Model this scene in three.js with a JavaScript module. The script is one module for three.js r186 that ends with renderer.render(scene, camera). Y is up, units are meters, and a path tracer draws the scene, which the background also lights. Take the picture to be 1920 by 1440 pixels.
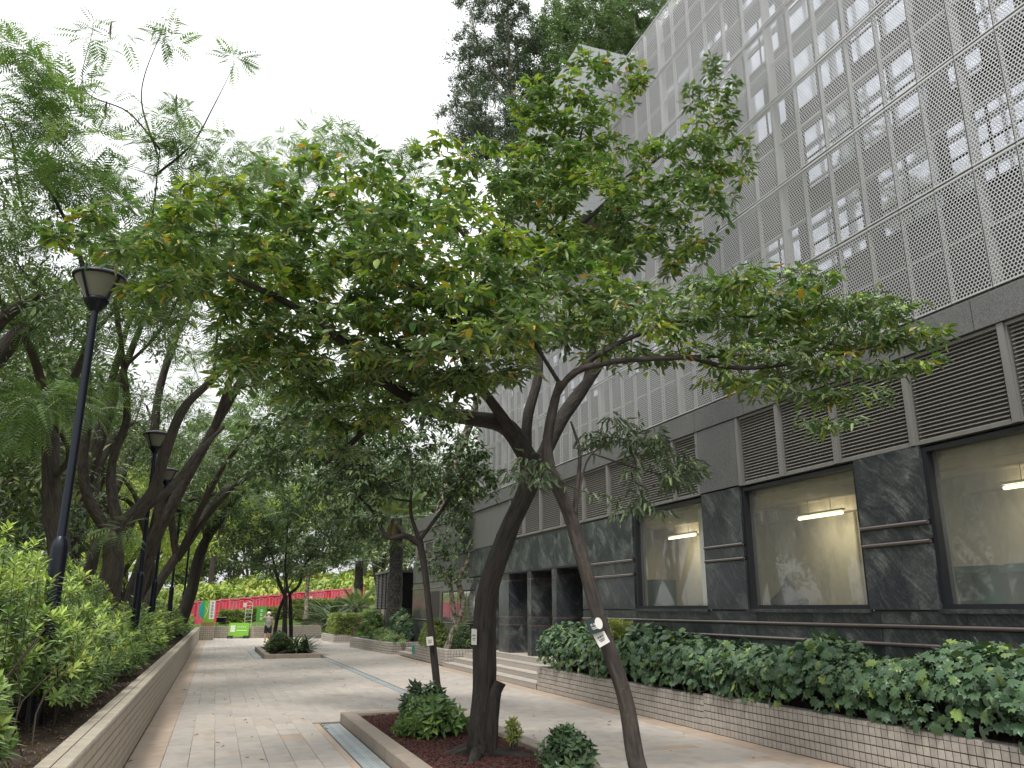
import * as THREE from 'three';
import { mergeGeometries } from 'three/addons/utils/BufferGeometryUtils.js';
import { MarchingCubes } from 'three/addons/objects/MarchingCubes.js';
import { RectAreaLightUniformsLib } from 'three/addons/lights/RectAreaLightUniformsLib.js';

// ---------------------------------------------------------------- camera, sky, sun, exposure
const scene = new THREE.Scene();
const PITCH = 15.6 * Math.PI / 180, YAW = 20.0 * Math.PI / 180, FOCAL = 1506;
const camera = new THREE.PerspectiveCamera(2 * Math.atan(720 / FOCAL) * 180 / Math.PI, 4 / 3, 0.1, 900);
camera.position.set(0, 1.9, 0);
const FWD = new THREE.Vector3(Math.sin(YAW) * Math.cos(PITCH), Math.sin(PITCH), -Math.cos(YAW) * Math.cos(PITCH));
camera.lookAt(camera.position.clone().add(FWD));
const renderer = new THREE.WebGLRenderer({ antialias: true });
renderer.toneMapping = THREE.LinearToneMapping;
renderer.toneMappingExposure = 1.85;
renderer.shadowMap.enabled = true;
{ // overcast sky: bright, brightest overhead, faint cloud texture
  const w = 256, h = 128, d = new Float32Array(w * h * 4);
  for (let j = 0; j < h; j++) for (let i = 0; i < w; i++) {
    const el = (j + 0.5) / h * Math.PI - Math.PI / 2, az = (i + 0.5) / w * 2 * Math.PI, k = (j * w + i) * 4;
    const s = Math.sin(el);
    let L = s > 0 ? 1.2 * (1 + 1.7 * s) / 2.45 : 0.3;
    if (s > 0) L *= 1 + 0.03 * Math.sin(az * 3 + 5 * s) * Math.sin(az * 5 - 7 * s + 1) + 0.02 * Math.sin(az * 11 + 13 * s);
    d[k] = L * 0.985; d[k + 1] = L * 0.995; d[k + 2] = L * 1.02; d[k + 3] = 1;
  }
  const t = new THREE.DataTexture(d, w, h, THREE.RGBAFormat, THREE.FloatType);
  t.mapping = THREE.EquirectangularReflectionMapping; t.magFilter = THREE.LinearFilter; t.minFilter = THREE.LinearFilter; t.needsUpdate = true;
  scene.background = t; scene.environment = t; scene.environmentIntensity = 1;
}
const sun = new THREE.DirectionalLight(new THREE.Color(1, 0.96, 0.88), 1.5);
sun.position.set(-18, 60, 14); sun.target.position.set(2, 0, -16); scene.add(sun, sun.target);
sun.castShadow = true; sun.shadow.radius = 24; sun.shadow.mapSize.set(2048, 2048);
Object.assign(sun.shadow.camera, { left: -60, right: 60, top: 70, bottom: -70, near: 1, far: 200 });
RectAreaLightUniformsLib.init();

// ---------------------------------------------------------------- helpers
const V = (x, y, z) => new THREE.Vector3(x, y, z);
function rng(seed) { let s = seed | 0; return () => { s = (s + 0x6d2b79f5) | 0; let t = Math.imul(s ^ (s >>> 15), 1 | s); t = (t + Math.imul(t ^ (t >>> 7), 61 | t)) ^ t; return ((t ^ (t >>> 14)) >>> 0) / 4294967296; }; }
const RIGHT = V(Math.cos(YAW), 0, Math.sin(YAW)), UPV = new THREE.Vector3().crossVectors(RIGHT, FWD);
// the survey: a point of the photograph whose distance down the path (z) is known -> metres
function pt(u, v, z) {
  const d = FWD.clone().multiplyScalar(FOCAL).addScaledVector(RIGHT, u - 960).addScaledVector(UPV, 720 - v);
  return camera.position.clone().addScaledVector(d, z / d.z);
}
const metresPerPixel = (p) => p.clone().sub(camera.position).dot(FWD) / FOCAL;
const used = new Map();
function numbered(n) { const k = used.get(n) ?? 0; used.set(n, k + 1); return k ? n + '_' + String(k).padStart(3, '0') : n; }
function tag(o, label, category, group, kind) { o.userData.label = label; o.userData.category = category; if (group) o.userData.group = group; if (kind) o.userData.kind = kind; return o; }
function thing(name, label, category, pos = [0, 0, 0], turn = 0, group) {
  const o = new THREE.Group(); o.name = numbered(name); o.position.set(...pos); o.rotation.y = turn; scene.add(o);
  return tag(o, label, category, group);
}
function mesh(name, geo, mat, parent) {
  if (Array.isArray(geo)) geo = join(geo);
  const m = new THREE.Mesh(geo, mat); m.castShadow = m.receiveShadow = true;
  m.name = parent === scene ? numbered(name) : name; parent.add(m); return m;
}
function struct(name, geo, mat, label, category) { const m = mesh(name, geo, mat, scene); m.userData = { kind: 'structure', label, category }; return m; }
function join(list) {
  const clean = list.map((g) => { g = g.index ? g.toNonIndexed() : g; for (const k of Object.keys(g.attributes)) if (!['position', 'normal', 'uv'].includes(k)) g.deleteAttribute(k); return g; });
  return clean.length === 1 ? clean[0] : mergeGeometries(clean);
}
// box between two corners, uv in metres
function bx(x0, x1, y0, y1, z0, z1, off = 0) {
  const g = new THREE.BoxGeometry(Math.abs(x1 - x0), Math.abs(y1 - y0), Math.abs(z1 - z0));
  g.translate((x0 + x1) / 2, (y0 + y1) / 2, (z0 + z1) / 2); return metricUV(g, off);
}
function metricUV(g, off = 0) {
  const p = g.attributes.position, n = g.attributes.normal, uv = g.attributes.uv;
  for (let i = 0; i < p.count; i++) {
    const ax = Math.abs(n.getX(i)), ay = Math.abs(n.getY(i)), az = Math.abs(n.getZ(i));
    if (ax >= ay && ax >= az) uv.setXY(i, p.getZ(i) + off, p.getY(i) + off * 0.37);
    else if (ay >= az) uv.setXY(i, p.getX(i) + off, p.getZ(i) + off * 0.37);
    else uv.setXY(i, p.getX(i) + off, p.getY(i) + off * 0.37);
  }
  return g;
}
// box with small chamfer on the upper rim (44 tris at most), centred on x,z, top at y = h
function slabGeo(w, h, l, c, off) {
  const a = w / 2, b = l / 2, P = [], idx = [];
  const ring = (x, y, z) => [[-x, y, -z], [x, y, -z], [x, y, z], [-x, y, z]];
  const R = [ring(a, 0, b), ring(a, h - c, b), ring(a - c, h, b - c)];
  const quad = (p, q, r, s) => { const k = P.length; P.push(p, q, r, s); idx.push(k, k + 2, k + 1, k, k + 3, k + 2); };
  for (let k = 0; k < 2; k++) for (let i = 0; i < 4; i++) { const j = (i + 1) % 4; quad(R[k][i], R[k][j], R[k + 1][j], R[k + 1][i]); }
  quad(R[2][0], R[2][1], R[2][2], R[2][3]);
  const g = new THREE.BufferGeometry(); g.setAttribute('position', new THREE.Float32BufferAttribute(P.flat(), 3)); g.setIndex(idx.map((_, i) => idx[i]));
  g.setAttribute('uv', new THREE.Float32BufferAttribute(new Float32Array(P.length * 2), 2)); g.computeVertexNormals();
  const n = g.attributes.normal; if (n.getY(P.length - 1) < 0) { const q = g.index.array; for (let i = 0; i < q.length; i += 3) { const t = q[i + 1]; q[i + 1] = q[i + 2]; q[i + 2] = t; } g.computeVertexNormals(); }
  return metricUV(g, off);
}
// tapered tube along points with radii, uv in metres, slightly uneven
function tube(pts, radii, radial = 8, step = 0.25, uneven = 0.06, seed = 1, cap = false) {
  const curve = new THREE.CatmullRomCurve3(pts, false, 'centripetal');
  const L = curve.getLength(), n = Math.max(2, Math.ceil(L / step)), P = [], N = [], U = [], I = [], R = rng(seed);
  const ph = [R() * 6, R() * 6, R() * 6];
  let prev = null, t0 = curve.getTangent(0), nn = Math.abs(t0.y) < 0.9 ? V(0, 1, 0) : V(1, 0, 0);
  nn.cross(t0).normalize();
  for (let i = 0; i <= n; i++) {
    const t = i / n, c = curve.getPoint(t), tg = curve.getTangent(t).normalize();
    nn.addScaledVector(tg, -nn.dot(tg)).normalize(); const bn = new THREE.Vector3().crossVectors(tg, nn);
    const f = t * (radii.length - 1), k = Math.min(radii.length - 2, Math.floor(f)), r = radii[k] + (radii[k + 1] - radii[k]) * (f - k);
    for (let j = 0; j <= radial; j++) {
      const a = j / radial * 2 * Math.PI;
      const q = r * (1 + uneven * (Math.sin(a * 2 + ph[0] + i * 0.35) + 0.7 * Math.sin(a * 3 + ph[1] - i * 0.22) + 0.5 * Math.sin(i * 0.9 + ph[2])));
      const dx = Math.cos(a), dy = Math.sin(a);
      const d = nn.clone().multiplyScalar(dx).addScaledVector(bn, dy);
      P.push(c.x + d.x * q, c.y + d.y * q, c.z + d.z * q); N.push(d.x, d.y, d.z); U.push(a * radii[0], t * L);
    }
  }
  const w = radial + 1;
  for (let i = 0; i < n; i++) for (let j = 0; j < radial; j++) { const a = i * w + j; I.push(a, a + 1, a + w, a + 1, a + w + 1, a + w); }
  if (cap) for (const i of [0, n]) { const c = curve.getPoint(i / n), k = P.length / 3; P.push(c.x, c.y, c.z); const tg = curve.getTangent(i / n); N.push(tg.x, tg.y, tg.z); U.push(0, 0); for (let j = 0; j < radial; j++) I.push(i * w + j, i * w + j + 1, k); }
  const g = new THREE.BufferGeometry(); g.setAttribute('position', new THREE.Float32BufferAttribute(P, 3)); g.setAttribute('normal', new THREE.Float32BufferAttribute(N, 3)); g.setAttribute('uv', new THREE.Float32BufferAttribute(U, 2)); g.setIndex(I);
  return g;
}
function cyl(r0, r1, h, x, y, z, seg = 16) { const g = new THREE.CylinderGeometry(r1, r0, h, seg); g.translate(x, y + h / 2, z); return g; }
function lathe(prof, seg = 24) { return new THREE.LatheGeometry(prof.map(([r, y]) => new THREE.Vector2(r, y)), seg); }

// ---------------------------------------------------------------- textures
function hash(x, y, s) { let h = Math.imul(x, 374761393) + Math.imul(y, 668265263) + Math.imul(s, 1442695041); h = Math.imul(h ^ (h >>> 13), 1274126177); return ((h ^ (h >>> 16)) >>> 0) / 4294967296; }
function vnoise(x, y, px, py, s) {
  const xi = Math.floor(x), yi = Math.floor(y), fx = x - xi, fy = y - yi, u = fx * fx * (3 - 2 * fx), v = fy * fy * (3 - 2 * fy), m = (a, n) => ((a % n) + n) % n;
  const a = hash(m(xi, px), m(yi, py), s), b = hash(m(xi + 1, px), m(yi, py), s), c = hash(m(xi, px), m(yi + 1, py), s), d = hash(m(xi + 1, px), m(yi + 1, py), s);
  return a + (b - a) * u + (c - a) * v + (a - b - c + d) * u * v;
}
function fbm(x, y, px, py, s, oct = 4) { let t = 0, a = 0.5, q = 0; for (let o = 0; o < oct; o++) { t += a * vnoise(x, y, px, py, s + o); q += a; x *= 2; y *= 2; px *= 2; py *= 2; a *= 0.5; } return t / q; }
const toS = (c) => Math.round(255 * Math.min(1, Math.max(0, c <= 0.0031308 ? 12.92 * c : 1.055 * Math.pow(c, 1 / 2.4) - 0.055)));
function tex(w, h, fn, repeat, data = false) {
  const d = new Uint8Array(w * h * 4);
  for (let j = 0; j < h; j++) for (let i = 0; i < w; i++) { const c = fn(i / w, j / h, i, j), k = (j * w + i) * 4; for (let q = 0; q < 3; q++) d[k + q] = data ? Math.round(255 * Math.min(1, Math.max(0, Array.isArray(c) ? c[q] : c))) : toS(Array.isArray(c) ? c[q] : c); d[k + 3] = 255; }
  const t = new THREE.DataTexture(d, w, h); t.wrapS = t.wrapT = THREE.RepeatWrapping; t.magFilter = THREE.LinearFilter; t.minFilter = THREE.LinearMipmapLinearFilter;
  if (!data) t.colorSpace = THREE.SRGBColorSpace; t.repeat.set(...repeat); t.needsUpdate = true; return t;
}
const mixc = (a, b, t) => [a[0] + (b[0] - a[0]) * t, a[1] + (b[1] - a[1]) * t, a[2] + (b[2] - a[2]) * t];
const sm = (a, b, x) => { const t = Math.min(1, Math.max(0, (x - a) / (b - a))); return t * t * (3 - 2 * t); };
// maps of relative tone (about 1 = unchanged) so that one map serves several colours
const stoneTone = tex(512, 512, (u, v, i, j) => { const g = 0.78 + 0.2 * fbm(u * 6, v * 6, 6, 6, 3, 4) + 0.16 * (hash(i, j, 9) - 0.5) + 0.1 * (fbm(u * 60, v * 60, 60, 60, 4, 2) - 0.5); const st = sm(0.55, 0.78, fbm(u * 4, v * 4, 4, 4, 17, 5)); const c = g * (1 - 0.12 * st); return [c, c * (1 - 0.02 * st), c * (1 - 0.05 * st)]; }, [0.8, 0.8]);
const stoneBump = tex(256, 256, (u, v, i, j) => 0.5 + 0.5 * (fbm(u * 30, v * 30, 30, 30, 6, 3) - 0.5) + 0.2 * (hash(i, j, 2) - 0.5), [1.6, 1.6], true);
const tileTone = tex(256, 256, (u, v, i, j) => { const g = 0.8 + 0.3 * (fbm(u * 40, v * 40, 40, 40, 5, 3) - 0.5) + 0.12 * (hash(i, j, 1) - 0.5) + 0.16 * (fbm(u * 3, v * 3, 3, 3, 8, 4)); return [g, g * 0.99, g * 0.975]; }, [1.1, 1.1]);
const veins = tex(1024, 1024, (u, v) => {
  const wx = fbm(u * 3, v * 3, 3, 3, 11, 4), wy = fbm(u * 3, v * 3, 3, 3, 23, 4);
  const s = u * 5 + v * 7 + (wx - 0.5) * 5, band = fbm(u * 4 + wx * 3, v * 4 + wy * 3, 4, 4, 31, 4);
  const thread = fbm((u * 3 + v * 3) * 16 + wx * 9, (v - u) * 6 + wy * 2, 48, 6, 41, 4);
  const fleck = fbm(u * 90, v * 90, 90, 90, 51, 2);
  const k = sm(0.38, 0.72, band), q = sm(0.5, 0.74, thread) * (0.3 + 0.7 * k);
  let c = mixc([0.03, 0.034, 0.039], [0.088, 0.096, 0.094], k * 0.85 + 0.08 * Math.sin(s));
  c = mixc(c, [0.19, 0.2, 0.19], q * 0.5); const f = 0.55 + 0.9 * fleck; return [c[0] * f, c[1] * f, c[2] * f];
}, [0.5, 0.5]);
const speckle = tex(512, 512, (u, v, i, j) => { const a = fbm(u * 110, v * 110, 110, 110, 61, 2), b = fbm(u * 3, v * 3, 3, 3, 63, 3); const g = (0.55 + 0.9 * sm(0.35, 0.7, a)) * (0.85 + 0.3 * b); return [g, g, g * 1.01]; }, [1.2, 1.2]);
const streaks = tex(256, 256, (u, v) => { const g = 0.84 + 0.3 * (fbm(u * 24, v * 3, 24, 3, 71, 4) - 0.3) * 0.8; return [g, g * 0.99, g * 0.97]; }, [0.7, 0.35]);
const barkTone = tex(256, 512, (u, v, i, j) => { const a = fbm(u * 10, v * 14, 10, 14, 81, 5), c = fbm(u * 4, v * 5, 4, 5, 85, 4), ln = sm(0.66, 0.8, fbm(u * 16, v * 16, 16, 16, 88, 3)); let g = 0.12 + 1.45 * sm(0.2, 0.85, a) + 0.2 * (hash(i, j, 3) - 0.5); return mixc([g, g * 0.97, g * 0.93].map((x) => x * 0.62), [0.98, 1, 0.9], ln * 0.5 * sm(0.4, 0.65, c)); }, [1.6, 0.9]);
const barkBump = tex(256, 512, (u, v) => 0.15 + 0.85 * fbm(u * 14, v * 12, 14, 12, 82, 5), [1.6, 0.9], true);
const barkFine = tex(512, 512, (u, v, i, j) => { const a = fbm(u * 40, v * 10, 40, 10, 181, 5), c = fbm(u * 5, v * 6, 5, 6, 185, 5), ln = sm(0.7, 0.82, fbm(u * 40, v * 44, 40, 44, 188, 2)); const g = 0.2 + 0.95 * a + 0.6 * (c - 0.5) + 0.1 * (hash(i, j, 3) - 0.5); return mixc([g, g * 0.97, g * 0.93], [1, 1, 0.92], ln * 0.9 * sm(0.45, 0.65, c)); }, [0.8, 0.8]);
const barkFineBump = tex(512, 512, (u, v) => 0.1 + 0.9 * fbm(u * 44, v * 12, 44, 12, 182, 4), [0.8, 0.8], true);
const mulchTone = tex(512, 512, (u, v, i, j) => { const a = fbm(u * 60, v * 60, 60, 60, 91, 3), b = fbm(u * 5, v * 5, 5, 5, 95, 3); const g = 0.35 + 1.1 * a * (0.7 + 0.6 * b); return [g, g * 0.9, g * 0.9]; }, [1.4, 1.4]);
const plasterTone = tex(512, 512, (u, v, i, j) => { const a = fbm(u * 4, v * 4, 4, 4, 101, 5), b = fbm(u * 40, v * 40, 40, 40, 105, 3), s = sm(0.6, 0.75, fbm(u * 12, v * 4, 12, 4, 107, 4)); const g = 0.82 + 0.2 * a + 0.12 * (b - 0.5) - 0.18 * s; return [g, g * 0.985, g * 0.95]; }, [0.35, 0.35]);
const grassTone = tex(256, 256, (u, v, i, j) => { const a = fbm(u * 30, v * 30, 30, 30, 111, 4); const g = 0.6 + 0.8 * a; return [g, g, g * 0.8]; }, [0.5, 0.5]);
const dustMap = tex(256, 256, (u, v) => 0.86 + 0.16 * fbm(u * 20, v * 2.0, 20, 2, 121, 4), [0.3, 0.3], true);

// ---------------------------------------------------------------- materials (linear base colours)
const rgb = (r, g, b) => new THREE.Color().setRGB(r, g, b);
const std = (c, o = {}) => new THREE.MeshStandardMaterial({ color: rgb(...c), roughness: 0.85, ...o });
const phy = (c, o = {}) => new THREE.MeshPhysicalMaterial({ color: rgb(...c), roughness: 0.85, ...o });
const M = {
  slab: [[0.49, 0.442, 0.397], [0.52, 0.466, 0.416], [0.455, 0.412, 0.376], [0.505, 0.445, 0.388], [0.475, 0.436, 0.398]].map((c) => std(c, { map: stoneTone, bumpMap: stoneBump, bumpScale: 0.0012, roughness: 0.7 })),
  rust: [[0.46, 0.36, 0.28], [0.48, 0.375, 0.295], [0.44, 0.35, 0.28]].map((c) => std(c, { map: stoneTone, bumpMap: stoneBump, bumpScale: 0.0012, roughness: 0.75 })),
  bedding: std([0.1, 0.085, 0.07], { map: stoneTone }),
  wallTile: [[0.47, 0.435, 0.395], [0.44, 0.405, 0.37], [0.50, 0.46, 0.415]].map((c) => std(c, { map: tileTone, bumpMap: stoneBump, bumpScale: 0.002, roughness: 0.6 })),
  beigeTile: [[0.44, 0.39, 0.315], [0.41, 0.365, 0.3], [0.465, 0.41, 0.335]].map((c) => std(c, { map: tileTone, bumpMap: stoneBump, bumpScale: 0.0015, roughness: 0.6 })),
  grout: std([0.06, 0.045, 0.035], { map: tileTone }),
  kerb: std([0.34, 0.285, 0.235], { map: stoneTone, bumpMap: stoneBump, bumpScale: 0.0015, roughness: 0.75 }),
  drain: std([0.34, 0.38, 0.39], { map: stoneTone, bumpMap: stoneBump, bumpScale: 0.001, roughness: 0.6 }),
  hole: std([0.09, 0.08, 0.07]),  // dark tone standing in for the shade inside the drain holes
  mulch: std([0.075, 0.034, 0.028], { map: mulchTone, bumpMap: mulchTone, bumpScale: 0.02, roughness: 1 }),
  chip: std([0.09, 0.038, 0.03], { roughness: 1 }),
  soil: std([0.07, 0.05, 0.035], { map: mulchTone, roughness: 1 }),
  grass: std([0.10, 0.16, 0.035], { map: grassTone, roughness: 1 }),
  earth: std([0.10, 0.10, 0.055], { map: grassTone, roughness: 1 }),
  stone: phy([1.1, 1.1, 1.1], { map: veins, roughness: 0.28, clearcoat: 0.3, clearcoatRoughness: 0.12 }),
  stonePlain: phy([1.25, 1.3, 1.25], { map: veins, roughness: 0.34 }),
  moulding: phy([0.115, 0.088, 0.087], { map: streaks, roughness: 0.25, clearcoat: 0.5, clearcoatRoughness: 0.15 }),
  granite: std([0.15, 0.15, 0.148], { map: speckle, roughness: 0.6 }),
  paleGranite: std([0.34, 0.355, 0.37], { map: speckle, roughness: 0.5 }),
  greyPanel: std([0.14, 0.145, 0.135], { map: streaks, roughness: 0.6 }),
  louvre: std([0.3, 0.29, 0.275], { map: streaks, roughness: 0.55, metalness: 0.2 }),
  mullion: std([0.24, 0.235, 0.225], { map: streaks, roughness: 0.5, metalness: 0.2 }),

  sheet: std([0.49, 0.49, 0.49], { roughness: 0.45, metalness: 0.25 }),
  sheetFrame: std([0.45, 0.45, 0.445], { roughness: 0.5, metalness: 0.2 }),
  backWall: std([0.07, 0.07, 0.078], { map: streaks }),
  skyGlass: phy([0.74, 0.78, 0.86], { roughness: 0.06, metalness: 0.85 }),
  dark: std([0.03, 0.032, 0.036], { roughness: 0.5 }),
  pane: phy([0.84, 0.86, 0.82], { transmission: 0.94, thickness: 0, roughness: 0.02, ior: 1.6, transmissionMap: dustMap }),
  doorGlass: phy([0.5, 0.55, 0.55], { transmission: 0.6, thickness: 0, roughness: 0.02, ior: 1.5 }),
  frameDark: std([0.025, 0.027, 0.032], { roughness: 0.4, metalness: 0.3 }),
  plaster: std([0.54, 0.51, 0.42], { map: plasterTone, bumpMap: plasterTone, bumpScale: 0.004 }),
  ceiling: std([0.55, 0.5, 0.4], { map: plasterTone }),
  whitePaint: std([0.75, 0.76, 0.72], { map: plasterTone }),
  floorIn: std([0.25, 0.24, 0.22], { map: plasterTone }),
  tubeGlow: new THREE.MeshStandardMaterial({ color: rgb(0.9, 0.88, 0.8), emissive: rgb(1, 0.88, 0.55), emissiveIntensity: 2.2 }),
  bin: std([0.02, 0.085, 0.06], { roughness: 0.45 }),
  blackCloth: std([0.015, 0.015, 0.017]),
  lampPost: std([0.012, 0.015, 0.026], { roughness: 0.35, metalness: 0.4 }),
  lampGlass: phy([0.36, 0.35, 0.28], { transmission: 0.5, thickness: 0, roughness: 0.75 }),
  barrier: std([0.8, 0.11, 0.17], { roughness: 0.5 }),
  barrier2: std([0.78, 0.15, 0.21], { roughness: 0.5 }), barrier3: std([0.8, 0.07, 0.1], { roughness: 0.5 }), barrierRib: std([0.85, 0.26, 0.32], { roughness: 0.5 }),
  white: std([0.8, 0.8, 0.78], { roughness: 0.6 }),
  signGreen: std([0.2, 0.5, 0.03], { roughness: 0.6 }), signDeep: std([0.08, 0.3, 0.03], { roughness: 0.6 }), teal: std([0.02, 0.42, 0.36], { roughness: 0.6 }),
  steel: std([0.55, 0.55, 0.52], { roughness: 0.4, metalness: 0.5 }), wood: std([0.35, 0.22, 0.11], { map: streaks }),
  plate: std([0.7, 0.69, 0.64], { roughness: 0.5 }), plateDark: std([0.015, 0.03, 0.03], { roughness: 0.5 }), ink: std([0.03, 0.03, 0.03]),
  skin: std([0.5, 0.29, 0.19], { roughness: 0.6 }), shirt: std([0.24, 0.235, 0.2]), shorts: std([0.012, 0.012, 0.018]), cap: std([0.72, 0.7, 0.66]), shoe: std([0.03, 0.03, 0.035]),
  barkA: std([0.05, 0.043, 0.038], { map: barkFine, bumpMap: barkFineBump, bumpScale: 0.022 }),
  barkB: std([0.066, 0.054, 0.047], { map: barkFine, bumpMap: barkFineBump, bumpScale: 0.018 }),
  barkC: std([0.075, 0.062, 0.051], { map: barkFine, bumpMap: barkFineBump, bumpScale: 0.03 }),
  barkPale: std([0.42, 0.37, 0.30], { map: barkTone, bumpMap: barkBump, bumpScale: 0.01 }),
  palmBark: std([0.06, 0.055, 0.052], { map: barkTone, bumpMap: barkBump, bumpScale: 0.02 }),
  leaf: phy([1, 1, 1], { transmission: 0.38, thickness: 0, roughness: 0.88, clearcoat: 0.4, clearcoatRoughness: 0.3, side: THREE.DoubleSide }),
  leafGloss: phy([1, 1, 1], { transmission: 0.25, thickness: 0, roughness: 0.8, clearcoat: 0.5, clearcoatRoughness: 0.25, side: THREE.DoubleSide }),
  twig: std([0.07, 0.055, 0.042], { roughness: 0.9 }),
  car: phy([0.75, 0.76, 0.78], { roughness: 0.3, clearcoat: 0.8 }), tyre: std([0.02, 0.02, 0.02]), tarp: std([0.3, 0.45, 0.62], { roughness: 0.5 }),
};

// ---------------------------------------------------------------- foliage engine
// one leaf: base at the origin, axis +z, face up +y; folded along the midrib, drooping, with wavy edges
function leafGeo(len, wid, { fold = 0.25, droop = 0.25, segs = 4, roll = 0, wave = 0, peak = 0.4 } = {}) {
  const P = [], I = [];
  for (let i = 0; i <= segs; i++) {
    const t = i / segs, w = wid / 2 * Math.pow(Math.sin(Math.PI * Math.pow(t, Math.log(0.5) / Math.log(peak))), 0.8) + (i === 0 ? wid * 0.02 : 0);
    const z = len * (t - 0.12 * droop * t * t), y = -len * droop * t * t + wave * len * Math.sin(t * 7);
    const x = w * Math.cos(roll), up = w * (fold + Math.sin(roll));
    P.push(-x, y + up, z, 0, y, z, x, y + up, z);
  }
  for (let i = 0; i < segs; i++) { const a = i * 3; for (const k of [0, 1]) I.push(a + k, a + k + 3, a + k + 1, a + k + 1, a + k + 3, a + k + 4); }
  const g = new THREE.BufferGeometry(); g.setAttribute('position', new THREE.Float32BufferAttribute(P, 3)); g.setIndex(I); g.computeVertexNormals(); return g;
}
const basis = new THREE.Matrix4(), ax = V(0, 0, 0), ay = V(0, 0, 0), az = V(0, 0, 0);
function orient(pos, dir, up, s) {
  az.copy(dir).normalize(); ay.copy(up).addScaledVector(az, -up.dot(az)); if (ay.lengthSq() < 1e-6) ay.set(0.3, 0.9, 0.2).addScaledVector(az, -0.9 * az.y); ay.normalize(); ax.crossVectors(ay, az);
  return new THREE.Matrix4().makeBasis(ax, ay, az).scale(V(s, s, s)).setPosition(pos);
}
function bare(g) { g = g.index ? g.toNonIndexed() : g.clone(); for (const k of Object.keys(g.attributes)) if (k !== 'position' && k !== 'normal') g.deleteAttribute(k); return g; }
function spray(parts) { return mergeGeometries(parts.map(([g, m]) => bare(g).applyMatrix4(m))); }
// a frond of a twice-feathered leaf: rachis with pairs of narrow pinnae
function frondGeo(len, pairs = 13, pin = 0.1, wide = 0.15) {
  const parts = [], q = leafGeo(1, wide, { fold: 0.1, droop: 0.15, segs: 2 });
  const at = (t) => V(0, -len * 0.35 * t * t, len * t * (1 - 0.08 * t));
  for (let i = 1; i <= pairs; i++) {
    const t = 0.12 + 0.88 * i / pairs, p = at(t), l = pin * Math.sin(Math.PI * (0.18 + 0.72 * t)) * 1.25;
    for (const s of [-1, 1]) parts.push([q, orient(p, V(s, -0.12, 0.55), V(0, 1, 0), l)]);
  }
  const rach = new THREE.BufferGeometry(), P = [], I = [];
  for (let i = 0; i <= 4; i++) { const p = at(i / 4), w = 0.004 * (1.2 - i / 5); P.push(-w, p.y, p.z, w, p.y, p.z); } for (let i = 0; i < 4; i++) { const a = i * 2; I.push(a, a + 2, a + 1, a + 1, a + 2, a + 3); }
  rach.setAttribute('position', new THREE.Float32BufferAttribute(P, 3)); rach.setIndex(I); rach.computeVertexNormals(); parts.push([rach, new THREE.Matrix4()]);
  return spray(parts);
}
// a loose clump of leaves within a ball, for crowns farther off
function clumpGeo(n, rad, len, wid, seed, o = {}) {
  const R = rng(seed), q = leafGeo(len, wid, { segs: 2, ...o }), parts = [];
  for (let i = 0; i < n; i++) {
    const d = V(R() * 2 - 1, R() * 1.6 - 0.7, R() * 2 - 1); const p = d.clone().multiplyScalar(rad * (0.35 + 0.65 * R()) / Math.max(1, d.length()));
    parts.push([q, orient(p, V(d.x + R() - 0.5, d.y - 0.35 + 0.5 * (R() - 0.5), d.z + R() - 0.5), V(R() - 0.5, 1, R() - 0.5), 0.75 + 0.5 * R())]);
  }
  return spray(parts);
}
// a whorl of leaves at a shoot tip, axis +y
function whorlGeo(n, len, wid, tilt, seed, o = {}) {
  const R = rng(seed), q = leafGeo(len, wid, { segs: 2, ...o }), parts = [];
  for (let i = 0; i < n; i++) { const a = i * 2.399 + R() * 0.4, t = tilt[0] + (tilt[1] - tilt[0]) * (i / n) + 0.15 * (R() - 0.5), h = -0.6 * len * (1 - i / n); parts.push([q, orient(V(0, h, 0), V(Math.cos(a) * Math.cos(t), Math.sin(t), Math.sin(a) * Math.cos(t)), V(0, 1, 0), 0.8 + 0.35 * R())]); }
  return spray(parts);
}
function palmateGeo(n, len, wid, seed) { // leaflets spread like a hand
  const R = rng(seed), q = leafGeo(len, wid, { segs: 3, fold: 0.18, droop: 0.3, peak: 0.62 }), parts = [];
  for (let i = 0; i < n; i++) { const a = (i + 0.5) / n * Math.PI * 2 + 0.15 * R(); parts.push([q, orient(V(0, 0, 0), V(Math.cos(a), 0.12, Math.sin(a)), V(0, 1, 0), 0.8 + 0.3 * R())]); }
  return spray(parts);
}
function scatter(name, parent, geo, mat, list, kind = 'stuff') {
  const m = new THREE.InstancedMesh(geo, mat, list.length); m.name = parent === scene ? numbered(name) : name; m.castShadow = m.receiveShadow = true;
  list.forEach((e, i) => { m.setMatrixAt(i, e.m); m.setColorAt(i, e.c); }); m.userData.kind = kind; parent.add(m); return m;
}
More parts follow.
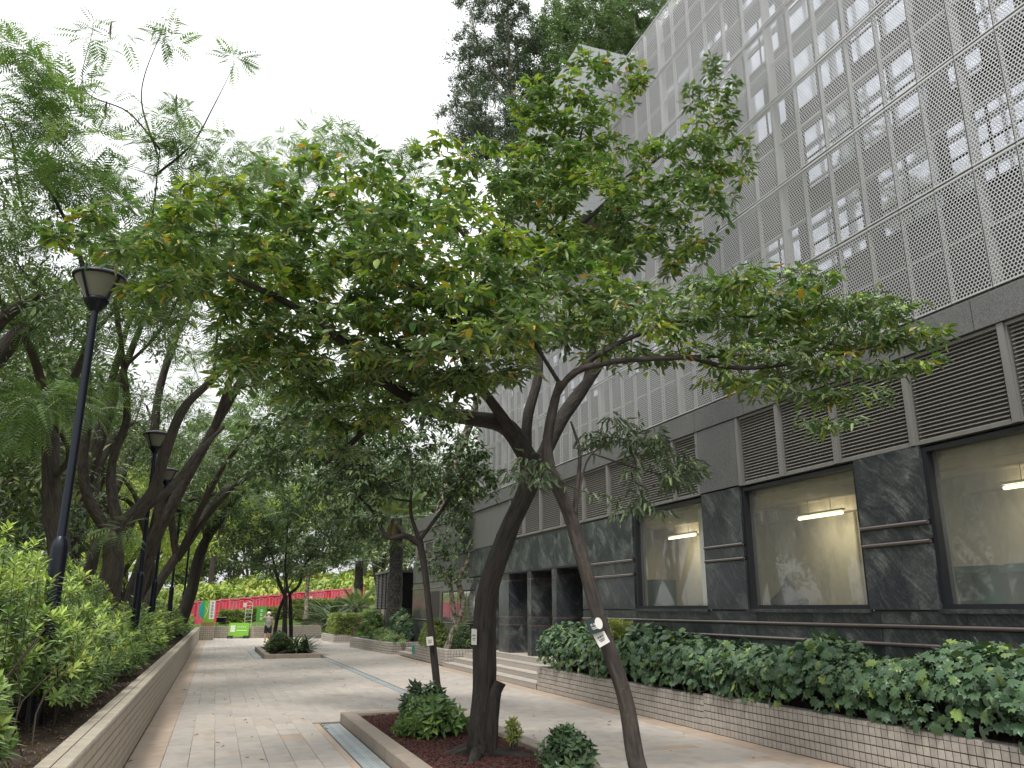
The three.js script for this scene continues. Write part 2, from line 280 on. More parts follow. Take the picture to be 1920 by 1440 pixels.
// palettes: [weight, r, g, b]
function paint(pal, R) { let q = R() * pal.reduce((a, p) => a + p[0], 0); for (const p of pal) { if ((q -= p[0]) <= 0) { const k = 0.8 + 0.4 * R(), h = 0.92 + 0.16 * R(); return rgb(p[1] * k * h, p[2] * k, p[3] * k); } } return rgb(0.1, 0.2, 0.05); }
const PAL = {
  main: [[36, 0.085, 0.185, 0.025], [26, 0.12, 0.235, 0.032], [14, 0.21, 0.32, 0.042], [8, 0.14, 0.21, 0.07], [1, 0.55, 0.3, 0.03]],
  flush: [[30, 0.24, 0.38, 0.035], [24, 0.36, 0.46, 0.04], [12, 0.15, 0.27, 0.03], [4, 0.5, 0.44, 0.04], [2, 0.56, 0.32, 0.03]],
  curl: [[30, 0.11, 0.195, 0.06], [24, 0.17, 0.26, 0.09], [14, 0.29, 0.37, 0.13], [5, 0.36, 0.4, 0.18], [1, 0.52, 0.36, 0.05]],
  grey: [[30, 0.08, 0.135, 0.06], [20, 0.12, 0.18, 0.085], [8, 0.17, 0.23, 0.07]],
  deep: [[30, 0.05, 0.105, 0.025], [24, 0.07, 0.14, 0.03], [12, 0.11, 0.18, 0.045], [5, 0.2, 0.27, 0.05]],
  plume: [[30, 0.12, 0.22, 0.04], [24, 0.165, 0.28, 0.05], [14, 0.25, 0.38, 0.06], [10, 0.08, 0.15, 0.035]],
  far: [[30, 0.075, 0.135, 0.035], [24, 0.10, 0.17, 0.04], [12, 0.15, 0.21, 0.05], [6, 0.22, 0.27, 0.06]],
  bright: [[30, 0.34, 0.45, 0.06], [24, 0.42, 0.5, 0.07], [16, 0.24, 0.36, 0.06], [6, 0.5, 0.5, 0.1]],
  azalea: [[30, 0.15, 0.26, 0.045], [20, 0.2, 0.32, 0.055], [14, 0.1, 0.18, 0.035]],
  azaleaTip: [[30, 0.43, 0.55, 0.09], [16, 0.34, 0.48, 0.07]],
  schef: [[34, 0.05, 0.115, 0.048], [24, 0.07, 0.145, 0.055], [10, 0.12, 0.21, 0.055], [3, 0.24, 0.34, 0.07]],
  yellow: [[30, 0.34, 0.38, 0.05], [14, 0.24, 0.32, 0.05]],
  hedge: [[30, 0.2, 0.27, 0.04], [20, 0.27, 0.33, 0.05], [12, 0.12, 0.19, 0.03]],
  willow: [[30, 0.055, 0.095, 0.04], [20, 0.075, 0.125, 0.05], [8, 0.12, 0.16, 0.07]],
  bamboo: [[30, 0.10, 0.19, 0.035], [22, 0.14, 0.245, 0.045], [10, 0.07, 0.13, 0.025]],
  dead: [[10, 0.16, 0.10, 0.05], [8, 0.26, 0.17, 0.08], [4, 0.34, 0.3, 0.2], [3, 0.3, 0.22, 0.05]],
};
const leafA = leafGeo(1, 0.52, { fold: 0.16, droop: 0.2, segs: 4 }), leafRoll = leafGeo(1, 0.3, { fold: 0.25, droop: 0.15, roll: 0.8, wave: 0.08, segs: 6 }), leafB = leafGeo(1, 0.45, { fold: 0.18, droop: 0.35, segs: 3, wave: 0.02 });
const frondA = frondGeo(1, 10, 0.21, 0.19);
const clumpA = clumpGeo(14, 0.42, 0.24, 0.12, 5), clumpB = clumpGeo(16, 0.5, 0.3, 0.07, 6, { droop: 0.6 }), clumpFine = clumpGeo(22, 0.45, 0.16, 0.05, 7);
const E = (u, v, z, ru, rv, rz, n) => { const c = pt(u, v, z), k = metresPerPixel(c); return { c, r: V(ru * k, rv * k, rz), n }; };

// A tree: limbs given as polylines with radii; twigs grow from the nearest wood to points sampled in the crown; leaves sit along the twig ends.
function growTree(o) {
  const R = rng(o.seed), base = o.base, root = thing(o.name, o.label, o.category ?? 'tree', [base.x, base.y, base.z], 0, o.group);
  const local = (g) => g.translate(-base.x, -base.y, -base.z);
  const nodes = [];
  o.limbs.forEach((l, k) => {
    const c = new THREE.CatmullRomCurve3(l.pts, false, 'centripetal'), n = Math.max(3, Math.ceil(c.getLength() / 0.25));
    for (let i = 0; i <= n; i++) { const t = i / n, f = t * (l.r.length - 1), q = Math.min(l.r.length - 2, Math.floor(f)); if (!l.trunk || t > (l.free ?? 0.7)) nodes.push({ p: c.getPoint(t), r: l.r[q] + (l.r[q + 1] - l.r[q]) * (f - q) }); }
    mesh(l.trunk ? 'trunk' : 'limb', local(tube(l.pts, l.r, l.trunk ? 18 : 10, 0.14, l.uneven ?? 0.05, o.seed + k, true)), o.bark, root);
  });
  const tips = [];
  for (const e of o.crown) for (let i = 0; i < e.n; i++) {
    let d; do d = V(R() * 2 - 1, R() * 2 - 1, R() * 2 - 1); while (d.lengthSq() > 1);
    const q = e.c.clone().add(V(d.x * e.r.x, d.y * e.r.y, d.z * e.r.z)); if (o.layer) { const y0 = q.y + 0.12 * Math.sin(q.x * 1.3 + q.z); q.y += 0.72 * (Math.round(y0 / o.layer) * o.layer - y0); } tips.push(q);
  }
  const dist = (p) => { let b = 1e9, k = 0; for (let i = 0; i < nodes.length; i++) { const q = nodes[i].p, d = (p.x - q.x) ** 2 + (p.y - q.y) ** 2 + (p.z - q.z) ** 2; if (d < b) { b = d; k = i; } } return [b, k]; };
  const order = tips.map((p) => [dist(p)[0], p]).sort((a, b) => a[0] - b[0]).map((x) => x[1]);
  const twigs = [], leaves = [], rolls = [];
  for (const p of order) {
    const [d2, k] = dist(p), from = nodes[k], d = Math.sqrt(d2); if (d < 0.04) continue;
    const dir = p.clone().sub(from.p), sag = (o.sag ?? 0.1) * d;
    const m1 = from.p.clone().lerp(p, 0.4).add(V((R() - 0.5) * 0.25 * d, sag * (R() - 0.2) * 1.5, (R() - 0.5) * 0.25 * d)), m2 = from.p.clone().lerp(p, 0.75).add(V((R() - 0.5) * 0.18 * d, sag * R() * 0.6, (R() - 0.5) * 0.18 * d));
    const r0 = Math.min(from.r * 0.75, (o.twig ?? 0.008) + 0.009 * d), r1 = Math.max(0.003, r0 * 0.4);
    twigs.push(tube([from.p, m1, m2, p], [r0, r0 * 0.8, r0 * 0.6, r1], r0 > 0.02 ? 6 : 4, 0.22, 0.05, o.seed + twigs.length));
    const cv = new THREE.CatmullRomCurve3([from.p, m1, m2, p]); const n = Math.max(2, Math.ceil(d / 0.25));
    for (let i = 1; i <= n; i++) nodes.push({ p: cv.getPoint(i / n), r: r0 + (r1 - r0) * i / n });
    const L = o.leaf, along = Math.min(d, L.reach ?? 0.7);
    if (R() < (o.bareTips ?? 0)) continue;
    const flush = R() < (L.flush ?? 0);
    for (let i = 0; i < L.per; i++) {
      const t = 1 - (along / d) * Math.pow(R(), 1.3), q = cv.getPoint(Math.max(0, t)), tg = cv.getTangent(Math.max(0, t)).normalize();
      const side = V(R() - 0.5, (R() - 0.5) * (L.lift ?? 0.35), R() - 0.5).normalize();
      const ld = tg.clone().multiplyScalar(0.5 * R()).addScaledVector(side, 0.9).add(V(0, -(L.droop ?? 0.25) * (0.4 + R()), 0)).normalize();
      const up = V((R() - 0.5) * L.tilt, 1, (R() - 0.5) * L.tilt);
      q.addScaledVector(ld, 0.03).addScaledVector(side, (L.loose ?? 0.05) * R()).sub(base);
      const size = L.size * (0.5 + 0.55 * R() + 0.55 * R() * R()), rolled = R() < (L.rolled ?? 0);
      (rolled ? rolls : leaves).push({ m: orient(q, ld, up, size * (rolled ? 1.15 : 1)), c: paint(flush && R() < 0.8 ? PAL.flush : rolled ? L.palRoll : L.pal, R) });
    }
  }
  const tw = mesh('twigs', local(join(twigs)), o.twigMat ?? M.twig, root); tw.userData.kind = 'stuff';
  if (leaves.length) scatter('crown', root, o.leaf.geo, o.leaf.mat ?? M.leaf, leaves);
  if (rolls.length) scatter('curled_leaves', root, o.leaf.rollGeo, o.leaf.mat ?? M.leaf, rolls);
  return root;
}
// a plain tree farther off: trunk and limbs grown towards the crown's lobes
function farTree(o) {
  const R = rng(o.seed), b = o.base, lobes = [], limbs = [], top = V(b.x + (o.lean?.[0] ?? 0), b.y + o.fork, b.z + (o.lean?.[1] ?? 0));
  const mid = b.clone().lerp(top, 0.5).add(V((R() - 0.5) * 0.5, 0, (R() - 0.5) * 0.5));
  limbs.push({ pts: [b.clone().add(V(0, -0.1, 0)), b.clone().add(V(0, 0.25, 0)), mid, top], r: [o.r * 1.35, o.r * 1.05, o.r * 0.9, o.r * 0.75], trunk: true, free: 0.85 });
  for (let i = 0; i < o.lobes; i++) {
    const a = i * 2.4 + R(), q = 0.35 + 0.65 * R(), h = o.fork + (o.h - o.fork) * (0.25 + 0.62 * R());
    const c = V(b.x + (o.lean?.[0] ?? 0) * 1.2 + Math.cos(a) * o.w * q * 0.62, b.y + h, b.z + Math.sin(a) * o.w * q * 0.62);
    lobes.push({ c, r: V(o.w * 0.4, (o.h - o.fork) * 0.25, o.w * 0.4), n: Math.round(o.n / o.lobes) });
    if (i < 5) limbs.push({ pts: [top.clone().add(V(0, -0.15, 0)), top.clone().lerp(c, 0.5).add(V(0, 0.1 * o.w, 0)), c], r: [o.r * 0.6, o.r * 0.4, o.r * 0.2] });
  }
  return growTree({ ...o, limbs, crown: lobes, bark: o.bark ?? M.barkC });
}

// ---------------------------------------------------------------- ground, paving, low walls
const wallX = (z) => -0.93 + 0.0098 * -z;     // path face of the left planter wall
const hillH = (x, z) => { const k = Math.max(0, -z - 61); return 0.62 + Math.min(1, k / 3) * Math.max(-0.4, 0.062 * (x + 1)) + 0.055 * k * Math.min(1, 0.35 + Math.max(0, x + 6) * 0.05); };
struct('ground', new THREE.PlaneGeometry(900, 900).rotateX(-Math.PI / 2).translate(0, -0.05, -200), M.earth, 'green brown ground stretching away under the trees', 'ground');
const plaza = struct('plaza_pavement', bx(-1.2, 12, -0.045, -0.012, -66, 6), M.bedding, 'plaza paved with pale pinkish granite slabs', 'pavement');
{
  const R = rng(77), J = 0.006, near = [], far = [];
  const add = (x0, x1, z0, z1, set) => near.push({ x0, x1, z0, z1, set, d: (x0 - 0.3) ** 2 + z0 * z0 });
  for (let z = -6.2, k = 0; z > -58; z -= 0.6, k++) {
    const xl = wallX(z - 0.3) + 0.01;
    const zs = 0.3 * (k % 2);
    // rust coloured border strip along the left wall
    add(xl, xl + 0.42, z - 0.3, z, 'rust'); add(xl, xl + 0.42, z - 0.6, z - 0.3, 'rust');
    const x0 = xl + 0.42, cols = 15, w1 = (1.86 - x0) / 7, w2 = (4.38 - 1.86) / 8;
    for (let i = 0; i < cols; i++) {
      const a = i < 7 ? x0 + i * w1 : 1.86 + (i - 7) * w2, b = a + (i < 7 ? w1 : w2);
      const mid = (a + b) / 2;
      const inBed = i >= 7 && ((z > -15.15) || (z < -34.0 && z > -41.4));
      if (inBed) continue;
      add(a, b, z - 0.6, z, R() < 0.02 ? 'rust' : 'slab');
    }
    // right field: long slabs laid across in running bond
    for (let j = 0; j < 2; j++) {
      let x = 4.66 - (j ? 0.3 : 0); const za = z - 0.3 * j;
      const xe = z < -35 ? 9.5 : 7.28;
      for (; x < xe - 0.05; x += 0.6) { const a = Math.max(4.66, x), b = Math.min(xe, x + 0.6); if (b - a > 0.08) add(a, b, za - 0.3, za, R() < 0.03 ? 'rust' : 'slab'); }
      if (z > -35) add(7.28, 7.66, za - 0.3, za, 'rust');
    }
  }
  const vis = near.filter((s) => { const p = V((s.x0 + s.x1) / 2, 0, (s.z0 + s.z1) / 2).sub(camera.position), d = p.dot(FWD), v = 720 - FOCAL * p.dot(UPV) / d, u = 960 + FOCAL * p.dot(RIGHT) / d; s.seen = v < 1500 && u > -80 && u < 2000; return true; });
  vis.sort((a, b) => (b.seen - a.seen) || a.d - b.d);
  const geos = new Map(), rest = { slab: [[], [], [], [], []], rust: [[], [], []] };
  vis.forEach((s, i) => {
    const w = s.x1 - s.x0 - J, l = s.z1 - s.z0 - J, v = Math.floor(R() * 4), kind = Math.floor(R() * M[s.set].length);
    const key = w.toFixed(2) + l.toFixed(2) + v;
    if (!geos.has(key)) geos.set(key, slabGeo(w, 0.012, l, 0.003, v * 1.37));
    const y = -0.012 + (R() - 0.5) * 0.002;
    if (i < 300) { const m = mesh('slab', geos.get(key), M[s.set][kind], plaza); m.position.set((s.x0 + s.x1) / 2, y, (s.z0 + s.z1) / 2); }
    else rest[s.set][kind].push(geos.get(key).clone().translate((s.x0 + s.x1) / 2, y, (s.z0 + s.z1) / 2));
  });
  for (const set of ['slab', 'rust']) rest[set].forEach((l, k) => { if (l.length) mesh('far_slabs', join(l), M[set][k], plaza).userData.kind = 'stuff'; });
  // drain strips of blue-grey stone, the shade of their holes painted as flat discs
  const strip = (x0, x1, z0, z1) => { for (let z = z0; z > z1 + 0.05; z -= 0.5) { const l = Math.min(0.5, z - z1), c = mesh('drain_cover', slabGeo(x1 - x0 - 0.008, 0.012, l - 0.008, 0.003, z), M.drain, plaza); c.position.set((x0 + x1) / 2, -0.012, z - l / 2);
    if (z > -22) { const hs = []; for (let r = 0; r < 2; r++) for (let q = 0; q < 8; q++) hs.push(cyl(0.011, 0.011, 0.0012, x0 + (r + 0.5 + 0.25 * (q % 2)) / 2.4 * (x1 - x0) + 0.02, 0, z - (q + 0.5) / 8 * l, 6)); mesh('painted_drain_holes', hs, M.hole, plaza).userData.kind = 'stuff'; } } };
  strip(1.98, 2.3, -6, -14.95); strip(4.4, 4.62, -15.0, -34.2); strip(1.87, 2.2, -34.2, -41.5); strip(4.42, 4.62, -6, -15);
  mesh('slab_course', slabGeo(0.1, 0.012, 8.9, 0.003, 3), M.rust[1], plaza).position.set(1.91, -0.012, -10.6);
}
// fallen leaves
{ const R = rng(5), l = []; for (let i = 0; i < 230; i++) { const z = -8 - 40 * Math.pow(R(), 1.6), x = wallX(z) + 0.05 + R() * 8.3; if (x > 7.6 || (x > 2.2 && x < 4.45 && z > -15.2)) continue; l.push({ m: orient(V(x, 0.012, z), V(R() - 0.5, 0.1 * R(), R() - 0.5), V(R() - 0.5, 1.2, R() - 0.5), 0.04 + 0.05 * R()), c: paint(PAL.dead, R) }); }
  const s = scatter('fallen_leaves', scene, leafRoll, M.leaf, l); tag(s, 'dry brown leaves scattered over the paving', 'leaves'); }

// tiled low wall: backing body plus tiles; big near tiles as single parts, the rest joined
function tiledWall(name, label, runs, set, { th = 0.22, tile = 0.1, rows, capCols = 2, singles = 300, order = 1, thing: given } = {}) {
  const root = given ?? thing(name, label, 'low wall'), R = rng(name.length * 7 + runs.length), all = [], body = [];
  for (const r of runs) {   // each run: from a to b (outer face on the right-hand side of travel seen from outside), height h
    const d = V(r.b[0] - r.a[0], 0, r.b[1] - r.a[1]), L = d.length(); d.normalize(); const n = V(d.z, 0, -d.x).multiplyScalar(r.flip ? -1 : 1); // n points to the outside
    const ang = Math.atan2(-d.z, d.x), H = r.h, t = r.th ?? th;
    const ins = runs.length > 1 ? 0.16 : 0, bodyG = new THREE.BoxGeometry(L - 2 * ins, H - 0.006, t - 0.002); bodyG.translate(L / 2, (H - 0.006) / 2 + (r.y ?? 0), 0); bodyG.rotateY(ang);
    bodyG.translate(r.a[0] - n.x * (t / 2 + 0.003), 0, r.a[1] - n.z * (t / 2 + 0.003)); body.push(metricUV(bodyG));
    const nr = Math.round((H - 0.05) / tile), rh = (H - 0.05) / nr, nc = Math.round(L / tile), cw = L / nc;
    for (let c = 0; c < nc; c++) {
      const px = r.a[0] + d.x * (c + 0.5) * cw, pz = r.a[1] + d.z * (c + 0.5) * cw, dd = (px ** 2 + pz ** 2);
      for (let k = 0; k <= nr; k++) { const top = k === nr, hh = top ? 0.044 : rh - 0.013, y = (r.y ?? 0) + k * rh + hh / 2 + (top ? 0 : 0.0065); all.push({ w: cw - 0.011, h: hh, pos: [px, y, pz], rot: [Math.PI / 2, 0, ang], n, face: true, dd, rz: R() }); }
      if (r.cap !== false) for (let k = 0; k < capCols; k++) { const cwid = t / capCols, o = (k + 0.5) * cwid; all.push({ w: cw - 0.009, h: cwid - 0.01, pos: [px - n.x * o, (r.y ?? 0) + H - 0.012, pz - n.z * o], n, ang, dd, rz: R() }); }
    }
  }
  mesh('mortar_body', body, M.grout, root);
  const inView = (p) => { const q = V(...p).sub(camera.position), d = q.dot(FWD); if (d < 1) return false; const u = 960 + FOCAL * q.dot(RIGHT) / d, v = 720 - FOCAL * q.dot(UPV) / d; return u > -30 && u < 1950 && v < 1470; };
  all.forEach((t) => { t.seen = inView(t.pos); }); all.sort((a, b) => (b.seen - a.seen) || a.dd - b.dd);
  const geos = new Map(), rest = M[set].map(() => []);
  all.forEach((t, i) => {
    const v = Math.floor(t.rz * 3), key = t.w.toFixed(3) + t.h.toFixed(3) + v; if (!geos.has(key)) geos.set(key, slabGeo(t.w, 0.014, t.h, 0.003, v * 2.3));
    const up = t.face ? t.n : V(0, 1, 0), zz = t.face ? V(0, 1, 0) : t.n, xx = new THREE.Vector3().crossVectors(up, zz);
    const p = V(...t.pos).addScaledVector(up, t.face ? -0.012 : 0), m4 = new THREE.Matrix4().makeBasis(xx, up, zz).setPosition(p), k = Math.floor(hash(i, 3, 9) * M[set].length);
    if (i < singles && t.seen) { const m = mesh('tile', geos.get(key), M[set][k], root); m.applyMatrix4(m4); }
    else rest[k].push(geos.get(key).clone().applyMatrix4(m4));
  });
  rest.forEach((l, k) => { if (l.length) mesh('far_tiles', join(l), M[set][k], root).userData.kind = 'stuff'; });
  return root;
}
tiledWall('planter_wall', 'long beige tiled retaining wall of the shrub bed along the path', [{ a: [wallX(-3), -3], b: [wallX(-55.5), -55.5], h: 0.78, flip: true }], 'beigeTile', { th: 0.24 });
struct('shrub_bed_soil', bx(-16, -0.95, -0.04, 0.66, -66, 2).translate(-0.08, 0, 0), M.soil, 'dark soil with leaf litter in the raised bed behind the beige wall', 'soil');
tiledWall('planter_wall', 'grey tiled planter wall below the glossy hedge beside the dark building', [{ a: [7.66, -19.28], b: [7.66, -12], h: 0.53, flip: true }, { a: [7.66, -12], b: [7.66, -2], h: 0.57, flip: true }, { a: [8.86, -19.28], b: [7.66, -19.28], h: 0.53, flip: true }], 'wallTile', { th: 0.2 });
struct('hedge_soil', bx(7.75, 8.88, 0.0, 0.46, -19.2, -2), M.soil, 'dark soil under the glossy hedge', 'soil');
// far wall, end pier and planters on the right
tiledWall('garden_wall', 'beige tiled garden wall bending at the far end of the path', [{ a: [7.9, -62.5], b: [2.93, -58.0], h: 0.72 }, { a: [2.93, -58.0], b: [0.3, -59.9], h: 0.72 }], 'beigeTile', { singles: 60, tile: 0.14, th: 0.3 });
tiledWall('tiled_pier', 'beige tiled pier at the far end of the left wall carrying the banner', [{ a: [0.46, -55.6], b: [-0.42, -55.6], h: 0.82, th: 0.9 }, { a: [0.46, -56.5], b: [0.46, -55.6], h: 0.82, th: 0.5, cap: false }], 'beigeTile', { singles: 80, tile: 0.12 }).userData.category = 'pier';
tiledWall('planter_wall', 'small tiled planter holding the clipped hedge far right', [{ a: [6.91, -48.9], b: [6.76, -53.3], h: 0.42 }, { a: [9.6, -49.3], b: [6.91, -48.9], h: 0.42 }], 'wallTile', { singles: 60, tile: 0.14 });
tiledWall('planter_wall', 'tiled planter of ground cover in front of the vent housing', [{ a: [7.5, -35.7], b: [6.94, -43.3], h: 0.47 }, { a: [8.9, -36.2], b: [7.5, -35.7], h: 0.47 }, { a: [6.94, -43.3], b: [9.2, -44.2], h: 0.47 }], 'wallTile', { singles: 120, tile: 0.12 });
struct('planting_soil', bx(7.66, 9.2, 0, 0.38, -43, -36.3), M.soil, 'soil of the ground cover planter', 'soil');
tiledWall('planter_wall', 'tiled planter at the foot of the stairs holding the pale stemmed tree', [{ a: [7.74, -27.95], b: [7.74, -32.9], h: 0.53 }, { a: [8.88, -27.95], b: [7.74, -27.95], h: 0.53 }, { a: [7.74, -32.9], b: [8.88, -32.9], h: 0.53 }], 'wallTile', { singles: 200 });
struct('tree_planter_soil', bx(7.85, 8.88, 0, 0.46, -32.8, -28.05), M.soil, 'soil of the planter with the pale stemmed tree', 'soil');
// stairs: main flight and the small flight behind the planter
function stairs(label, x0, z0, z1, n, rise, tread, x1) {
  const root = thing('stairs', label, 'stairs');
  for (let i = 0; i < n; i++) {
    const a = x0 + i * tread, b = i === n - 1 ? x1 : a + tread, y0 = i * rise, y1 = y0 + rise;
    const st = mesh('step', bx(a + 0.004, b, -0.01, y1 - 0.004, z0, z1), M.grout, root), tiles = [], L = Math.abs(z1 - z0), nc = Math.round(L / 0.075);
    for (let c = 0; c < nc; c++) { const z = z0 - (c + 0.5) * L / nc; tiles.push(slabGeo(L / nc - 0.014, 0.012, rise - 0.026, 0.002, c * 0.31).rotateZ(Math.PI / 2).rotateX(Math.PI / 2).translate(a + 0.004, y0 + rise / 2 - 0.006, z)); }
    mesh('riser_tiles', tiles, M.wallTile[i % 3], st).userData.kind = 'stuff';
    const tr = []; for (let c = 0; c < Math.round(L / 0.6); c++) { const w = L / Math.round(L / 0.6); tr.push(slabGeo(b - a - 0.006 + 0.014, 0.02, w - 0.006, 0.003, c * 0.7 + i).translate((a + b) / 2 - 0.007, y1 - 0.018, z0 - (c + 0.5) * w)); }
    mesh('treads', tr, M.slab[i % 5], st).userData.kind = 'stuff';
  }
  return root;
}
stairs('wide tiled stairs leading up to the dark pillared entrance', 7.66, -19.32, -27.9, 4, 0.14, 0.37, 11.4);
stairs('short flight of steps between the two tiled planters', 7.77, -32.96, -35.6, 3, 0.14, 0.34, 8.9);
// tree beds with a stone kerb
function treeBed(label, x0, x1, z0, z1) {
  const root = thing('tree_bed', label, 'planter'), w = 0.24, h = 0.17;
  const piece = (a, b, c, d, off) => { const g = slabGeo(b - a - 0.006, h, d - c - 0.006, 0.012, off); const m = mesh('kerb_stone', g, M.kerb, root); m.position.set((a + b) / 2, -0.005, (c + d) / 2); };
  const nz = Math.round((z0 - z1 - 2 * w) / 1.1), lz = (z0 - z1 - 2 * w) / nz;
  for (let i = 0; i < nz; i++) for (const x of [x0, x1 - w]) piece(x, x + w, z0 - w - (i + 1) * lz, z0 - w - i * lz, i * 1.7 + x);
  const nx = 2, lx = (x1 - x0) / nx; for (let i = 0; i < nx; i++) for (const z of [z0 - w, z1]) piece(x0 + i * lx, x0 + (i + 1) * lx, z, z + w, i + z);
  const R = rng(Math.round(-z1 * 10)), g = new THREE.PlaneGeometry(x1 - x0 - 2 * w + 0.02, z0 - z1 - 2 * w + 0.02, 40, 120).rotateX(-Math.PI / 2).translate((x0 + x1) / 2, 0.1, (z0 + z1) / 2), p = g.attributes.position;
  for (let i = 0; i < p.count; i++) p.setY(i, 0.1 + 0.05 * fbm(p.getX(i) * 1.2 + 30, p.getZ(i) * 1.2 + 90, 500, 500, 3, 3) - 0.02);
  g.computeVertexNormals(); mesh('mulch', metricUV(g), M.mulch, root);
  const l = []; const q = new THREE.BoxGeometry(0.012, 0.005, 0.03); for (let i = 0; i < (z1 > -20 ? 9000 : 1500); i++) { const x = x0 + w + R() * (x1 - x0 - 2 * w), z = z1 + w + R() * (z0 - z1 - 2 * w); l.push({ m: orient(V(x, 0.105 + 0.05 * fbm(x * 1.2 + 30, z * 1.2 + 90, 500, 500, 3, 3) - 0.015, z), V(R() - 0.5, (R() - 0.5) * 0.6, R() - 0.5), V(R() - 0.5, 1, R() - 0.5), 0.7 + 0.9 * R()), c: rgb(0.5 + 0.9 * R(), 0.5 + 0.8 * R(), 0.5 + 0.8 * R()) }); }
  scatter('mulch_chips', root, q, M.chip, l);
  return root;
}
treeBed('stone kerbed tree bed with red mulch in the foreground', 2.32, 4.38, -6.2, -15.1);
treeBed('stone kerbed tree bed with red mulch farther down the path', 2.22, 4.38, -34.3, -41.5);
// rising lawn and hillside beyond the far wall
{
  const g = new THREE.PlaneGeometry(120, 110, 80, 80).rotateX(-Math.PI / 2).translate(10, 0, -115), p = g.attributes.position;
  for (let i = 0; i < p.count; i++) { const x = p.getX(i), z = p.getZ(i); p.setY(i, z > -61.2 - Math.max(0, (x - 3.4) * 0.85) ? -0.3 : hillH(x, z) + 0.15 * (fbm(x * 0.3 + 50, z * 0.3 + 300, 900, 900, 5, 3) - 0.5)); }
  g.computeVertexNormals(); struct('hillside', metricUV(g), M.grass, 'green slope rising beyond the garden wall', 'hill');
}

